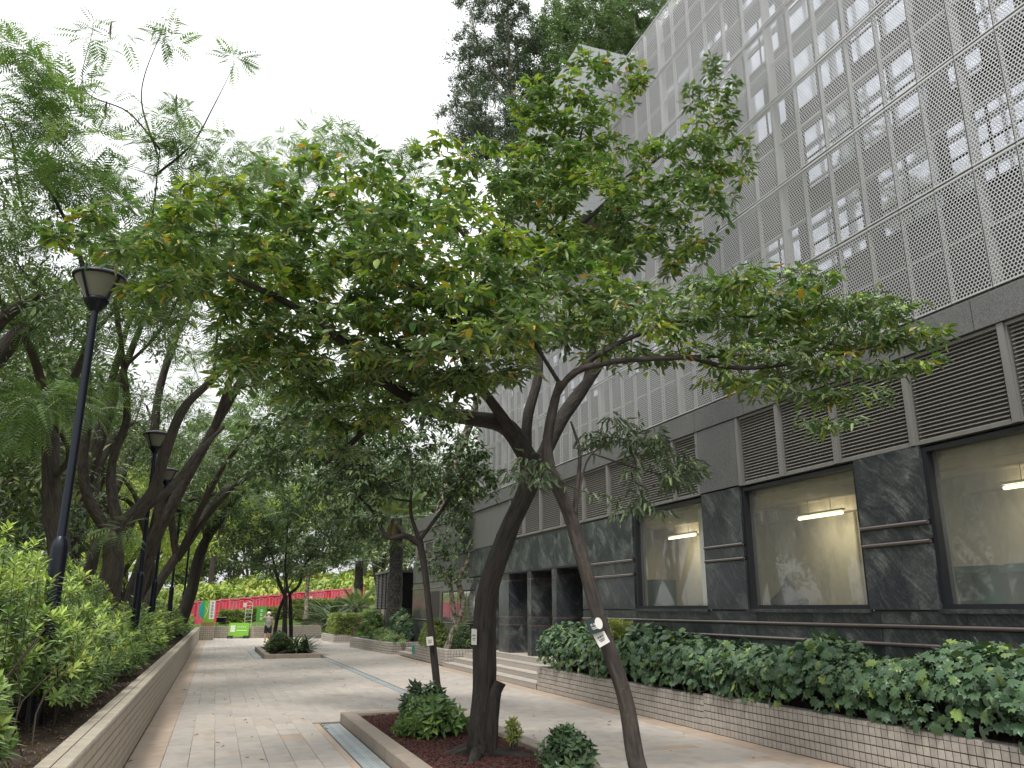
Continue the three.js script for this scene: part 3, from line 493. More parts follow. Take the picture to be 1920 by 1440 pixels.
// ---------------------------------------------------------------- the dark stone building with the perforated metal upper storeys
const XB = 8.9, bld = thing('office_building', 'dark stone building with louvres and perforated metal upper storeys', 'building', [XB, 0, -16]);
const atB = (g) => g.translate(-XB, 0, 16);
const put = (name, geo, mat, parent = bld) => mesh(name, atB(Array.isArray(geo) ? join(geo) : geo), mat, parent);
{
  const R = rng(41), J = 0.006;
  // stone facing as single panels on a dark backing
  const panel = (z0, z1, y0, y1, mat = M.stone, x = XB, d = 0.06, name = 'stone_panel') => { const o = Math.floor(R() * 9) * 0.7; const a = Math.max(z0, z1), b = Math.min(z0, z1); return put(name, bx(x, x + d, y0 + J, y1 - J, b + J, a - J, o), mat); };
  const course = (za, zb, y0, y1, w, mat, x, d, name) => { const L = Math.abs(za - zb), n = Math.max(1, Math.round(L / w)); for (let i = 0; i < n; i++) panel(za + (zb - za) * i / n, za + (zb - za) * (i + 1) / n, y0, y1, mat, x, d, name); };
  const rail = (za, zb, y, x = XB, r = 0.03) => { const g = new THREE.CylinderGeometry(r, r, Math.abs(za - zb), 10, 1).rotateX(Math.PI / 2).translate(x - 0.004, y, (za + zb) / 2); put('moulding', g, M.moulding); };
  const ZN = -2.2;
  // backing wall pieces behind the facing (solid, leaving window and door openings)
  const win = [[-16.4, -13.55], [-12.3, -9.45], [-8.22, -5.37]];
  const back = [bx(XB + 0.065, XB + 0.3, 0, 1.86, -19.2, ZN), bx(XB + 0.065, XB + 0.3, 4.04, 5.72, -24.66, ZN), bx(XB + 0.065, XB + 0.3, 1.86, 4.04, -19.2, -16.4), bx(XB + 0.065, XB + 0.3, 1.86, 4.04, -13.55, -12.3), bx(XB + 0.065, XB + 0.3, 1.86, 4.04, -9.45, -8.22), bx(XB + 0.065, XB + 0.3, 1.86, 4.04, -5.37, ZN),
    bx(XB + 0.065, XB + 0.3, 2.98, 4.04, -26.9, -19.2), bx(XB + 0.065, XB + 0.3, 0, 5.72, -38, -26.9), bx(XB + 0.065, XB + 0.3, 4.04, 5.72, -26.9, -24.66)];
  put('backing_wall', back, M.greyPanel);
  // plinth, string courses and pilasters
  course(ZN, -19.2, 0.4, 1.4, 1.36, M.stone); course(ZN, -19.2, 1.44, 1.63, 1.36, M.stone); course(ZN, -19.2, 1.69, 1.86, 1.36, M.stone);
  for (const y of [1.42, 1.66]) for (let z = ZN; z > -19.1; z -= 2.125) rail(z, Math.max(-19.2, z - 2.125) + 0.004, y);
  for (const [a, b] of [[-13.55, -12.3], [-9.45, -8.22], [-5.37, ZN]]) {
    const x = XB - 0.02; panel(a, b, 1.875, 2.73, M.stone, x, 0.085); panel(a, b, 2.79, 2.98, M.stone, x, 0.085); panel(a, b, 3.04, 4.04, M.stone, x, 0.085);
    rail(a + 0.01, b - 0.01, 2.76, x); rail(a + 0.01, b - 0.01, 3.01, x);
  }
  course(-16.45, -19.2, 1.875, 2.6, 0.92, M.stone); course(-16.45, -19.2, 2.66, 2.92, 0.92, M.stone); course(-16.45, -19.2, 2.98, 4.0, 0.92, M.stonePlain);
  rail(-16.47, -19.2, 2.63); rail(-16.47, -19.2, 2.95);
  course(-19.2, -28.5, 3.0, 3.95, 0.93, M.stonePlain); panel(-28.5, -38, 3.0, 3.88, M.stonePlain); put('soffit', bx(XB, 11.4, 2.96, 3.0, -26.9, -19.2), M.dark);
  // window units: sill, frame, dusty pane
  const windowUnit = (z0, z1, y0, y1) => {
    const w = put('window', [bx(XB + 0.02, XB + 0.2, y0, y0 + 0.07, z0, z1), bx(XB + 0.02, XB + 0.2, y1 - 0.06, y1, z0, z1), bx(XB + 0.02, XB + 0.2, y0 + 0.07, y1 - 0.06, z0, z0 + 0.07), bx(XB + 0.02, XB + 0.2, y0 + 0.07, y1 - 0.06, z1 - 0.07, z1)], M.frameDark);
    put('pane', new THREE.PlaneGeometry(Math.abs(z1 - z0) - 0.14, y1 - y0 - 0.13).rotateY(-Math.PI / 2).translate(XB + 0.13, (y0 + y1) / 2 + 0.005, (z0 + z1) / 2), M.pane, w);
    put('sill', bx(XB - 0.05, XB + 0.02, y0 - 0.045, y0 + 0.01, z0 - 0.02, z1 + 0.02), M.stone, w);
  };
  for (const [a, b] of win) windowUnit(a, b, 1.88, 4.0);
  // louvre banks, each with a frame and slats
  const louvre = (z0, z1, y0, y1, n, mat = M.louvre) => {
    const w = put('louvre', [bx(XB + 0.0, XB + 0.09, y0, y0 + 0.045, z0, z1), bx(XB + 0.0, XB + 0.09, y1 - 0.045, y1, z0, z1), bx(XB + 0.001, XB + 0.089, y0 + 0.04, y1 - 0.04, z0 + 0.001, z0 + 0.02), bx(XB + 0.001, XB + 0.089, y0 + 0.04, y1 - 0.04, z1 - 0.02, z1 - 0.001)], M.mullion);
    const p = (y1 - y0 - 0.09) / n, len = Math.abs(z1 - z0) - 0.09, g = new THREE.BoxGeometry(0.075, 0.008, len).rotateZ(0.62); metricUV(g);
    for (let i = 0; i < n; i++) { const s = mesh('slat', g, mat, w); s.position.set(0.045, y0 + 0.045 + (i + 0.5) * p, (z0 + z1) / 2 + 16); }
    put('back_board', bx(XB + 0.062 + 0.03, XB + 0.11, y0 + 0.046, y1 - 0.046, z0, z1), M.louvre, w);
  };
  const mull = (z, y0, y1) => put('mullion', bx(XB - 0.03, XB + 0.088, y0, y1, z - 0.045, z + 0.045), M.mullion);
  const bank = (zs, y0, y1, n) => { for (let i = 0; i + 1 < zs.length; i++) louvre(zs[i + 1] + 0.047, zs[i] - 0.047, y0, y1, n); zs.forEach((z) => mull(z, y0, y1)); };
  bank([-2.4, -3.85, -5.3, -6.75, -8.31, -9.79, -11.1, -12.25], 4.045, 5.3, 22);
  bank([-13.6, -14.52, -16.04, -17.59, -19.02, -20.47, -22.0, -23.4, -24.6], 4.045, 5.3, 22);
  bank([-34.3, -35.9, -37.5], 3.95, 4.75, 14);
  panel(-13.55, -12.3, 4.06, 5.3, M.granite, XB - 0.03, 0.1, 'granite_panel');
  course(-24.66, -28.5, 3.96, 5.3, 0.95, M.greyPanel, XB, 0.06, 'grey_panel'); course(-28.5, -34.2, 3.9, 5.3, 0.95, M.greyPanel, XB, 0.06, 'grey_panel'); panel(-34.2, -38, 4.8, 5.3, M.greyPanel);
  course(ZN, -38, 5.305, 5.72, 1.6, M.granite, XB - 0.05, 0.11, 'granite_panel');
  // entrance: pillars and fins in front of a dark glazed recess
  const pillar = (z, th, depth, x = XB) => { for (const [y0, y1] of [[0.56, 1.38], [1.44, 1.62], [1.68, 2.72], [2.78, 2.97]]) put('pillar', bx(x, x + depth, y0, y1, z - th, z, R() * 5), M.stone); for (const y of [1.41, 1.65, 2.75]) put('moulding', bx(x + 0.004, x + depth - 0.004, y - 0.03, y + 0.03, z - th + 0.004, z - 0.004), M.moulding); };
  pillar(-24.75, 0.95, 1.1); pillar(-22.8, 0.32, 1.05); pillar(-20.9, 0.32, 1.05); pillar(-26.55, 0.35, 1.05);
  put('recess_wall', [bx(11.3, 11.45, 0.5, 3, -26.9, -19.2), bx(XB + 0.3, 11.4, 0.4, 3, -19.2, -19.02), bx(XB + 0.3, 11.4, 0.4, 3, -27.1, -26.9)], M.stone);
  for (let i = 0; i < 4; i++) { const d = put('door', [bx(11.2, 11.27, 0.57, 2.9, -20.2 - i * 1.6, -20.14 - i * 1.6), bx(11.2, 11.27, 0.57, 2.9, -21.6 - i * 1.6, -21.54 - i * 1.6), bx(11.2, 11.27, 2.82, 2.9, -21.54 - i * 1.6, -20.2 - i * 1.6), bx(11.2, 11.27, 0.57, 0.7, -21.54 - i * 1.6, -20.2 - i * 1.6)], M.frameDark); put('pane', new THREE.PlaneGeometry(1.34, 2.12).rotateY(-Math.PI / 2).translate(11.23, 1.76, -20.87 - i * 1.6), M.doorGlass, d); put('handle', bx(11.14, 11.18, 1.4, 1.9, -20.35 - i * 1.6, -20.32 - i * 1.6), M.steel, d); }
  // far wall with the reflecting shop window
  course(-26.9, -28.3, 0.4, 2.97, 0.7, M.stone); course(-28.3, -32.8, 0.4, 1.33, 1.1, M.stone); course(-28.3, -32.8, 2.55, 2.97, 1.1, M.stone); course(-32.8, -38, 0.4, 1.4, 1.3, M.stone); course(-32.8, -38, 1.44, 2.72, 1.3, M.stone); course(-32.8, -38, 2.78, 2.97, 1.3, M.stone);
  for (const y of [1.42, 2.75]) rail(-32.8, -38, y); rail(-28.3, -32.8, 1.36);
  { const w = put('window', [bx(XB - 0.01, XB + 0.06, 1.39, 1.44, -32.8, -28.3), bx(XB - 0.01, XB + 0.06, 2.5, 2.55, -32.8, -28.3), bx(XB - 0.008, XB + 0.058, 1.42, 2.52, -32.8, -32.785), bx(XB - 0.008, XB + 0.058, 1.42, 2.52, -28.315, -28.3)], M.frameDark); for (let i = 0; i < 4; i++) put('pane', bx(XB + 0.02, XB + 0.03, 1.44, 2.5, -32.78 + i * 1.12, -31.7 + i * 1.12), phy([0.5, 0.52, 0.52], { roughness: 0.05, metalness: 0.75 }), w); }
  panel(-33.2, -34.6, 0.5, 2.6, M.frameDark, XB - 0.01, 0.05, 'door');
  // the rooms behind the three windows
  const f = 1.42;
  put('room_shell', [bx(11.1, 11.25, f, 4.04, -19.0, ZN), bx(XB + 0.3, 11.1, f, 4.04, -18.98, -18.8), bx(XB + 0.3, 11.1, f, 4.04, ZN - 0.15, ZN)], M.plaster);
  put('room_ceiling', bx(XB + 0.3, 11.1, 3.86, 4.03, -18.8, ZN - 0.15), M.ceiling); put('room_floor', bx(XB + 0.3, 11.25, f - 0.15, f, -19, ZN), M.floorIn);
  put('partition', bx(XB + 0.4, 9.95, f, 3.86, -14.35, -13.95), M.whitePaint); put('partition', bx(XB + 0.4, 9.75, f, 3.86, -9.3, -9.05), M.whitePaint); put('beam', bx(10.8, 11.1, 3.62, 3.86, -18.8, ZN - 0.15), M.ceiling);
  for (const z of [-15.2, -16.6, -11.9]) put('pipe', cyl(0.03, 0.03, 2.44, 11.05, f, z, 8), M.ceiling);
  // storey wall and glazing behind the perforated metal
  put('storey_wall', [bx(9.75, 9.95, 5.73, 15.5, -28.4, ZN), bx(XB + 0.1, 9.75, 15.4, 15.5, -28.4, ZN), bx(XB, 9.75, 5.725, 5.76, -28.4, ZN), bx(XB + 0.12, 9.9, 5.8, 15.4, -28.55, -28.42)], M.backWall);
  put('roof', bx(9.95, 24, 14.9, 15.1, -38, 4), M.greyPanel); put('roof_low', bx(XB, 24, 5.73, 5.9, -38, -28.6), M.greyPanel);
  put('rear_wall', [bx(23.8, 24, 0, 14.9, -38, 4), bx(XB + 0.3, 24, 0, 5.7, -38.2, -38), bx(9.95, 24, 5.9, 14.9, -28.6, -28.4), bx(9.2, 24, 0, 14.9, ZN, ZN + 0.2)], M.greyPanel);
  const rows = [5.75, 7.44, 9.13, 10.83, 12.5, 14.12, 15.66], P = 0.62;
  for (let r = 0; r < 6; r++) { const y0 = rows[r], y1 = rows[r + 1]; if (r === 0) continue;
    for (let z = -3.2; z > -27; z -= P * 2.5) { if (R() < 0.1) continue; const w = P * (2.0 + (R() < 0.3 ? 0.3 : 0)), u = put('window', [bx(9.66, 9.745, y0 + 0.18, y1 - 0.3, z - w - 0.03, z - w + 0.03), bx(9.66, 9.745, y0 + 0.18, y1 - 0.3, z - 0.03, z + 0.03), bx(9.665, 9.74, y0 + 0.181, y0 + 0.2, z - w + 0.02, z - 0.02), bx(9.665, 9.74, y1 - 0.32, y1 - 0.301, z - w + 0.02, z - 0.02)], M.frameDark);
      const split = R() < 0.5 ? 0.5 : 0.36, hs = [[y0 + 0.2, y0 + 0.2 + (y1 - y0 - 0.55) * split], [y0 + 0.26 + (y1 - y0 - 0.55) * split, y1 - 0.32]];
      for (const [a, b] of hs) for (const [c, d] of [[z - w + 0.04, z - w * 0.5 - 0.03], [z - w * 0.5 + 0.03, z - 0.04]]) if (R() < 0.88) put('pane', bx(9.69, 9.7, a, b, c, d), M.skyGlass, u); } }
  // perforated panels: honeycomb of round holes, shared geometry per row height
  const pitch = P / 12, rowP = pitch * 0.866, hole = pitch * 0.425;
  const perforated = (h) => {
    const W = P - 0.012, m = 0.012, n = Math.floor((h - 0.04) / rowP), P3 = [], I = [];
    const hex = (i, cy, cz, rr, off = 0) => { const a = i * Math.PI / 3 + Math.PI / 6; return [0, cy + rr * Math.sin(a), cz + rr * Math.cos(a)]; };
    for (let j = 0; j < n; j++) for (let i = 0; i < 12; i++) {
      const cz = -P / 2 + (i + (j % 2 ? 0.75 : 0.25)) * pitch, cy = -h / 2 + 0.02 + (j + 0.5) * rowP, k = P3.length / 3, ro = pitch / Math.sqrt(3);
      for (let q = 0; q < 6; q++) { const o = hex(q, cy, cz, ro), v = hex(q, cy, cz, hole); o[2] = Math.max(-W / 2, Math.min(W / 2, o[2])); o[1] = Math.max(-h / 2, Math.min(h / 2, o[1])); P3.push(...o, ...v); }
      for (let q = 0; q < 6; q++) { const a = k + q * 2, b = k + ((q + 1) % 6) * 2; I.push(a, b, a + 1, b, b + 1, a + 1); }
    }
    const g = new THREE.BufferGeometry(); g.setAttribute('position', new THREE.Float32BufferAttribute(P3, 3)); g.setIndex(I); const N = new Float32Array(P3.length); for (let i = 0; i < N.length; i += 3) N[i] = -1; g.setAttribute('normal', new THREE.BufferAttribute(N, 3));
    const g2 = g.toNonIndexed(); g2.setAttribute('uv', new THREE.Float32BufferAttribute(new Float32Array(g2.attributes.position.count * 2), 2));
    const flange = [bx(0, 0.05, h / 2 - 0.012, h / 2 - 0.008, -W / 2, W / 2), bx(0, 0.09, -h / 2 + 0.008, -h / 2 + 0.012, -W / 2, W / 2), bx(0, 0.04, -h / 2 + 0.013, h / 2 - 0.013, -W / 2, -W / 2 + 0.004), bx(0, 0.04, -h / 2 + 0.013, h / 2 - 0.013, W / 2 - 0.004, W / 2), bx(-0.002, 0, h / 2 - 0.03, h / 2 - 0.002, -W / 2, W / 2), bx(-0.002, 0, -h / 2 + 0.002, -h / 2 + 0.026, -W / 2, W / 2)];
    return join([g2, ...flange]);
  };
  let count = 0;
  for (let r = 0; r < 6; r++) { const y0 = rows[r] + 0.012, y1 = rows[r + 1] - 0.012, g = perforated(y1 - y0);
    for (let i = 0; i < 40; i++) { const z = -3.0 - i * P - P / 2; const p = mesh('perforated_panel', g, M.sheet, bld); p.position.set(-0.06 + (hash(i, r, 2) - 0.5) * 0.008, (y0 + y1) / 2, z + 16); count++; }
    put('rail', bx(XB + 0.02, XB + 0.1, (y0 + y1) / 2 - 0.013, (y0 + y1) / 2 + 0.013, -3.0 - 40 * P, -3.0), M.sheetFrame); put('rail', bx(XB - 0.02, XB + 0.06, y0 - 0.035, y0 - 0.012, -3.0 - 40 * P, -3.0), M.sheetFrame); }
  for (let i = 0; i <= 40; i++) put('post', bx(XB + 0.0, XB + (i % 6 === 0 ? 0.12 : 0.03), 5.78, 15.6, -3.0 - i * P - (i % 6 === 0 ? 0.03 : 0.009), -3.0 - i * P + (i % 6 === 0 ? 0.03 : 0.009)), M.sheetFrame);
  put('end_trim', bx(XB - 0.08, XB + 0.1, 5.74, 15.68, -27.9, -27.82), M.sheetFrame);
  // pale stone tower block standing forward at the far end
  const T = [7.9, 10.4, 11.4, 16.42, -20.6, -16.5]; put('tower_core', bx(T[0] + 0.05, T[1], T[2], T[3] - 0.03, T[4], T[5] - 0.05), M.greyPanel);
  for (let y = T[2]; y < T[3] - 0.1; y += 1.255) { for (let i = 0; i < 3; i++) panel(T[5] - i * 1.3667, T[5] - (i + 1) * 1.3667, y, y + 1.255, M.paleGranite, T[0], 0.05, 'tower_panel'); for (let i = 0; i < 2; i++) put('tower_panel', bx(T[0] + 0.005 + i * 1.25 + J, T[0] + (i + 1) * 1.25 - J, y + J, y + 1.255 - J, T[5] - 0.05, T[5], i * 3 + y), M.paleGranite); }
}
// fluorescent tubes in the rooms, each a lamp of its own hanging on rods
function tubeLamp(label, x, y, z) {
  const t = thing('fluorescent_lamp', label, 'lamp', [x, y, z], 0, 'tube lamps inside the ground floor rooms');
  mesh('tube', new THREE.CapsuleGeometry(0.028, 1.15, 4, 10).rotateX(Math.PI / 2), M.tubeGlow, t); mesh('housing', bx(-0.035, 0.035, 0.045, 0.08, -0.62, 0.62), M.white, t);
  mesh('rod', [cyl(0.006, 0.006, 3.86 - y - 0.08, 0, 0.08, 0.3, 6), cyl(0.006, 0.006, 3.86 - y - 0.08, 0, 0.08, -0.3, 6)], M.ceiling, t);
  const l = new THREE.RectAreaLight(rgb(1, 0.9, 0.68), 32, 1.2, 0.05); l.position.set(0, -0.035, 0); l.rotation.set(-Math.PI / 2, 0, Math.PI / 2); t.add(l);
  const p = new THREE.RectAreaLight(rgb(1, 0.88, 0.62), 13, 1.2, 0.05); p.position.set(0.04, 0.0, 0); p.rotation.set(0, -Math.PI / 2, 0); t.add(p);
}
tubeLamp('glowing tube lamp behind the farthest window next to the entrance', 10.5, 3.55, -16.95);
tubeLamp('glowing tube lamp behind the middle window', 10.5, 3.55, -12.15);
tubeLamp('glowing tube lamp behind the window nearest the camera', 10.5, 3.55, -7.75);
// things standing in the rooms
function wheelieBin(label, x, z, turn) {
  const t = thing('wheelie_bin', label, 'bin', [x, 1.42, z], turn, 'green bins in the room');
  const b = new THREE.CylinderGeometry(0.42, 0.34, 0.86, 4, 1).rotateY(Math.PI / 4).translate(0, 0.53, 0); mesh('body', b, M.bin, t);
  mesh('lid', [bx(-0.34, 0.34, 0.965, 1.0, -0.34, 0.34), bx(-0.3, 0.3, 1.002, 1.03, -0.3, 0.2), bx(-0.3, 0.3, 0.93, 0.96, -0.42, -0.34)], M.bin, t); mesh('handle', tube([V(-0.28, 0.98, 0.35), V(-0.28, 1.0, 0.43), V(0.28, 1.0, 0.43), V(0.28, 0.98, 0.35)], [0.018, 0.018], 6, 0.05, 0), M.bin, t);
  for (const s of [-1, 1]) mesh('wheel', new THREE.CylinderGeometry(0.1, 0.1, 0.05, 14).rotateZ(Math.PI / 2).translate(s * 0.3, 0.1, 0.27), M.tyre, t);
}
wheelieBin('left green wheelie bin behind the nearest window', 9.9, -8.3, Math.PI / 2); wheelieBin('right green wheelie bin behind the nearest window', 9.9, -7.5, Math.PI / 2);
{ const t = thing('cabinet', 'dark green metal cabinet behind the farthest window', 'cabinet', [9.9, 1.42, -17.2]); mesh('body', bx(-0.28, 0.28, 0, 1.12, -0.4, 0.4), M.bin, t); mesh('door', bx(-0.3, -0.282, 0.05, 1.07, -0.38, -0.01), M.bin, t); mesh('door', bx(-0.3, -0.282, 0.05, 1.07, 0.01, 0.38), M.bin, t); mesh('handle', bx(-0.32, -0.302, 0.6, 0.75, 0.03, 0.05), M.steel, t); }
{ const t = thing('folded_umbrella', 'black folded parasol cloth standing in the middle window', 'parasol', [9.8, 1.42, -12.35]); mesh('cloth', lathe([[0.02, 0.1], [0.3, 0.3], [0.34, 0.62], [0.16, 0.78], [0.03, 1.02], [0.008, 1.06]], 9), M.blackCloth, t); mesh('pole', cyl(0.015, 0.015, 0.4, 0, 0, 0, 8), M.steel, t); mesh('foot', cyl(0.2, 0.16, 0.05, 0, 0, 0, 14), M.blackCloth, t); }

// ---------------------------------------------------------------- trees
const broad = { geo: leafA, rollGeo: leafRoll, pal: PAL.main, palRoll: PAL.curl, size: 0.138, per: 24, flush: 0.33, tilt: 0.8, rolled: 0.55, reach: 0.6, loose: 0.06, droop: 0.06, lift: 0.3 };
// main tree of the foreground bed, with a twin stem
growTree({
  name: 'broadleaf_tree', label: 'large spreading tree with thick curved dark trunk in the near mulch bed', seed: 101, base: V(3.45, 0.1, -10.6), bark: M.barkA, leaf: broad, sag: 0.1, bareTips: 0.08, layer: 0.42,
  limbs: [
    { trunk: true, free: 0.85, r: [0.251, 0.167, 0.15, 0.144, 0.135, 0.129, 0.141], pts: [V(3.45, 0.02, -10.6), V(3.42, 0.3, -10.6), pt(908, 1290, -10.6), pt(913, 1120, -10.6), pt(952, 1000, -10.6), pt(990, 905, -10.6), pt(992, 850, -10.6)] },
    { r: [0.144, 0.122, 0.106, 0.0912, 0.076, 0.0456], pts: [pt(992, 862, -10.6), pt(950, 800, -10.5), pt(880, 783, -10.3), pt(810, 770, -10), pt(755, 738, -9.8), pt(690, 700, -9.6)] },
    { r: [0.0608, 0.0532, 0.038, 0.0228], pts: [pt(770, 748, -9.8), pt(720, 770, -10.3), pt(660, 830, -10.8), pt(610, 870, -11)] },
    { r: [0.057, 0.0532, 0.0456, 0.0304], pts: [pt(690, 700, -9.6), pt(640, 640, -9.5), pt(560, 580, -9.4), pt(440, 520, -9.2)] },
    { r: [0.0836, 0.0684, 0.0532, 0.038], pts: [pt(965, 815, -10.5), pt(915, 745, -10), pt(880, 700, -9.5), pt(850, 600, -8.8)] },
    { r: [0.0912, 0.076, 0.0646, 0.0456, 0.0304], pts: [pt(985, 840, -10.6), pt(990, 780, -10.7), pt(1010, 700, -10.8), pt(1005, 560, -11), pt(1010, 400, -11.3)] },
    { r: [0.038, 0.0304, 0.019], pts: [pt(1005, 560, -11), pt(1060, 400, -11.2), pt(1090, 250, -11.4)] },
    { r: [0.038, 0.0304, 0.0152], pts: [pt(1040, 470, -11.1), pt(1180, 340, -11), pt(1310, 240, -11)] },
    { r: [0.0456, 0.038, 0.0152], pts: [pt(1005, 620, -10.9), pt(900, 480, -10.8), pt(820, 380, -10.8)] },
    { r: [0.0456, 0.038, 0.0228], pts: [pt(830, 560, -8.9), pt(700, 500, -8.9), pt(590, 460, -9.5)] },
    { r: [0.118, 0.122, 0.122, 0.114, 0.106, 0.0836, 0.0608], pts: [pt(945, 1010, -10.75), pt(985, 930, -11), pt(1020, 850, -11.2), pt(1050, 790, -11.3), pt(1085, 740, -11.3), pt(1120, 690, -11.2), pt(1190, 560, -10.9)] },
    { r: [0.0608, 0.0456, 0.0228], pts: [pt(1095, 730, -11.3), pt(1150, 520, -11.3), pt(1240, 400, -10.8)] },
    { r: [0.0684, 0.076, 0.0456], pts: [V(3.5, 0.15, -10.5), V(3.85, 0.09, -10.25), V(4.1, 0.03, -10.0)], uneven: 0.12 },
    { r: [0.0836, 0.0684, 0.0304], pts: [V(3.35, 0.15, -10.5), V(3.2, 0.1, -10.15), V(3.0, 0.04, -9.8)], uneven: 0.12 },
    { r: [0.1, 0.085, 0.08, 0.075], pts: [V(3.52, 0.1, -10.5), V(3.55, 0.55, -10.48), V(3.58, 0.85, -10.46), V(3.63, 0.98, -10.44)], uneven: 0.24 },
    { r: [0.1, 0.07, 0.02], pts: [V(3.5, 0.2, -10.7), V(3.75, 0.1, -10.95), V(3.95, 0.02, -11.2)], uneven: 0.12 },
    { r: [0.1, 0.07, 0.02], pts: [V(3.4, 0.2, -10.65), V(3.12, 0.1, -10.75), V(2.85, 0.02, -10.8)], uneven: 0.12 },
  ],
  crown: [E(430, 470, -9.5, 170, 90, 1.5, 110), E(300, 520, -9, 90, 70, 1, 40), E(190, 440, -9.2, 90, 50, 0.8, 22), E(600, 430, -10, 150, 105, 2, 130), E(520, 600, -10.2, 140, 60, 1.5, 70), E(790, 520, -8.7, 190, 105, 1.8, 200), E(690, 660, -9.6, 170, 85, 1.6, 130), E(880, 650, -8.2, 150, 80, 1.4, 110), E(860, 370, -11, 150, 75, 1.5, 110), E(1080, 400, -11, 170, 115, 1.5, 190), E(1050, 560, -8.8, 160, 90, 1.4, 130), E(1080, 250, -11.5, 110, 70, 0.9, 66), E(1180, 160, -11.6, 60, 55, 0.6, 14), E(1010, 330, -11.3, 110, 60, 1, 60), E(1340, 180, -11, 50, 95, 0.5, 24), E(1300, 300, -10.6, 130, 45, 0.9, 60), E(1250, 420, -10.2, 140, 80, 1.2, 96), E(640, 790, -10.6, 120, 75, 0.8, 66), E(800, 720, -9.2, 130, 45, 0.8, 50), E(500, 680, -10, 120, 60, 1, 44), E(1030, 200, -11.4, 75, 65, 0.7, 36), E(1120, 130, -11.6, 60, 45, 0.5, 12)],
});
// leaning slender tree at the right end of the bed
const leaning = growTree({
  name: 'broadleaf_tree', label: 'slender leaning tree with white plates tied to its trunk', seed: 211, base: V(4.12, 0.1, -7.4), bark: M.barkB, sag: 0.05, bareTips: 0.06, layer: 0.36,
  leaf: { ...broad, size: 0.13, rolled: 0.7, per: 16, tilt: 1.1, droop: 0.15, flush: 0.3, loose: 0.1, pal: PAL.main }, limbs: [
    { trunk: true, free: 0.86, r: [0.101, 0.0842, 0.078, 0.078, 0.0757, 0.0702, 0.0663], pts: [V(4.14, 0.02, -7.4), pt(1195, 1438, -7.6), pt(1172, 1310, -7.7), pt(1128, 1175, -7.8), pt(1090, 1040, -7.9), pt(1070, 970, -8), pt(1030, 880, -8.1)] },
    { r: [0.0663, 0.0585, 0.0507, 0.039], pts: [pt(1032, 884, -8.1), pt(1026, 830, -8.2), pt(1038, 760, -8.2), pt(1050, 715, -8.2)] },
    { r: [0.0429, 0.039, 0.0351, 0.0273, 0.0156], pts: [pt(1040, 745, -8.2), pt(1075, 700, -8), pt(1140, 680, -7.8), pt(1290, 670, -7.6), pt(1420, 665, -7.4)] },
    { r: [0.0351, 0.0312, 0.0234, 0.0156], pts: [pt(1060, 715, -8.1), pt(1130, 660, -7.9), pt(1250, 610, -7.7), pt(1450, 590, -7.5)] },
    { r: [0.0273, 0.0234, 0.0156, 0.00936], pts: [pt(1290, 670, -7.6), pt(1380, 690, -7.4), pt(1500, 680, -7.2), pt(1680, 640, -7)] },
    { r: [0.0273, 0.0234, 0.0172, 0.0109], pts: [pt(1050, 720, -8.2), pt(1000, 640, -8.2), pt(960, 580, -8)] },
    { r: [0.0351, 0.0273, 0.0234, 0.0195, 0.0117], pts: [pt(1078, 985, -8), pt(1080, 930, -8.1), pt(1087, 870, -8.2), pt(1085, 835, -8.2), pt(1070, 790, -8.2)] },
    { r: [0.014, 0.0109, 0.00624], pts: [pt(1086, 850, -8.2), pt(1140, 820, -8.2), pt(1230, 840, -8.1)] },
  ],
  crown: [E(1180, 620, -8, 140, 65, 1.1, 66), E(1380, 575, -7.6, 160, 60, 1, 100), E(1550, 600, -7.3, 130, 55, 0.8, 80), E(1690, 620, -7.05, 80, 50, 0.5, 28), E(1440, 690, -7.4, 140, 50, 0.8, 54), E(1570, 720, -7.1, 90, 60, 0.5, 26), E(1560, 780, -7.0, 60, 25, 0.3, 8), E(1690, 690, -6.95, 60, 35, 0.3, 12), E(960, 600, -7.8, 90, 60, 0.8, 26)],
});
// its hanging grey-green shoots, narrower leaves
const shoots = growTree({
  name: 'sapling', label: 'grey green shoots with narrow drooping leaves in front of the louvres', seed: 221, base: pt(1079, 960, -7.95), bark: M.barkB, sag: 0.02,
  leaf: { geo: leafRoll, pal: PAL.grey, size: 0.13, per: 15, tilt: 0.8, reach: 0.5, droop: 0.5, loose: 0.04 },
  limbs: [{ r: [0.012, 0.01, 0.006], pts: [pt(1079, 960, -7.95), pt(1110, 850, -8.05), pt(1190, 815, -8)] }, { r: [0.012, 0.009, 0.005], pts: [pt(1110, 850, -8.05), pt(1200, 880, -8), pt(1290, 900, -7.9)] }],
  crown: [E(1180, 820, -8.1, 110, 40, 0.5, 30), E(1250, 880, -8, 100, 40, 0.4, 24), E(1190, 950, -7.9, 60, 25, 0.3, 7), E(985, 880, -7.75, 40, 40, 0.25, 9)],
});
for (const c of [...shoots.children]) { c.position.add(shoots.position).sub(leaning.position); leaning.add(c); if (c.name === 'crown') { c.name = 'hanging_shoots'; c.userData.label = 'grey green shoots with narrow drooping leaves in front of the louvres'; } }
scene.remove(shoots);
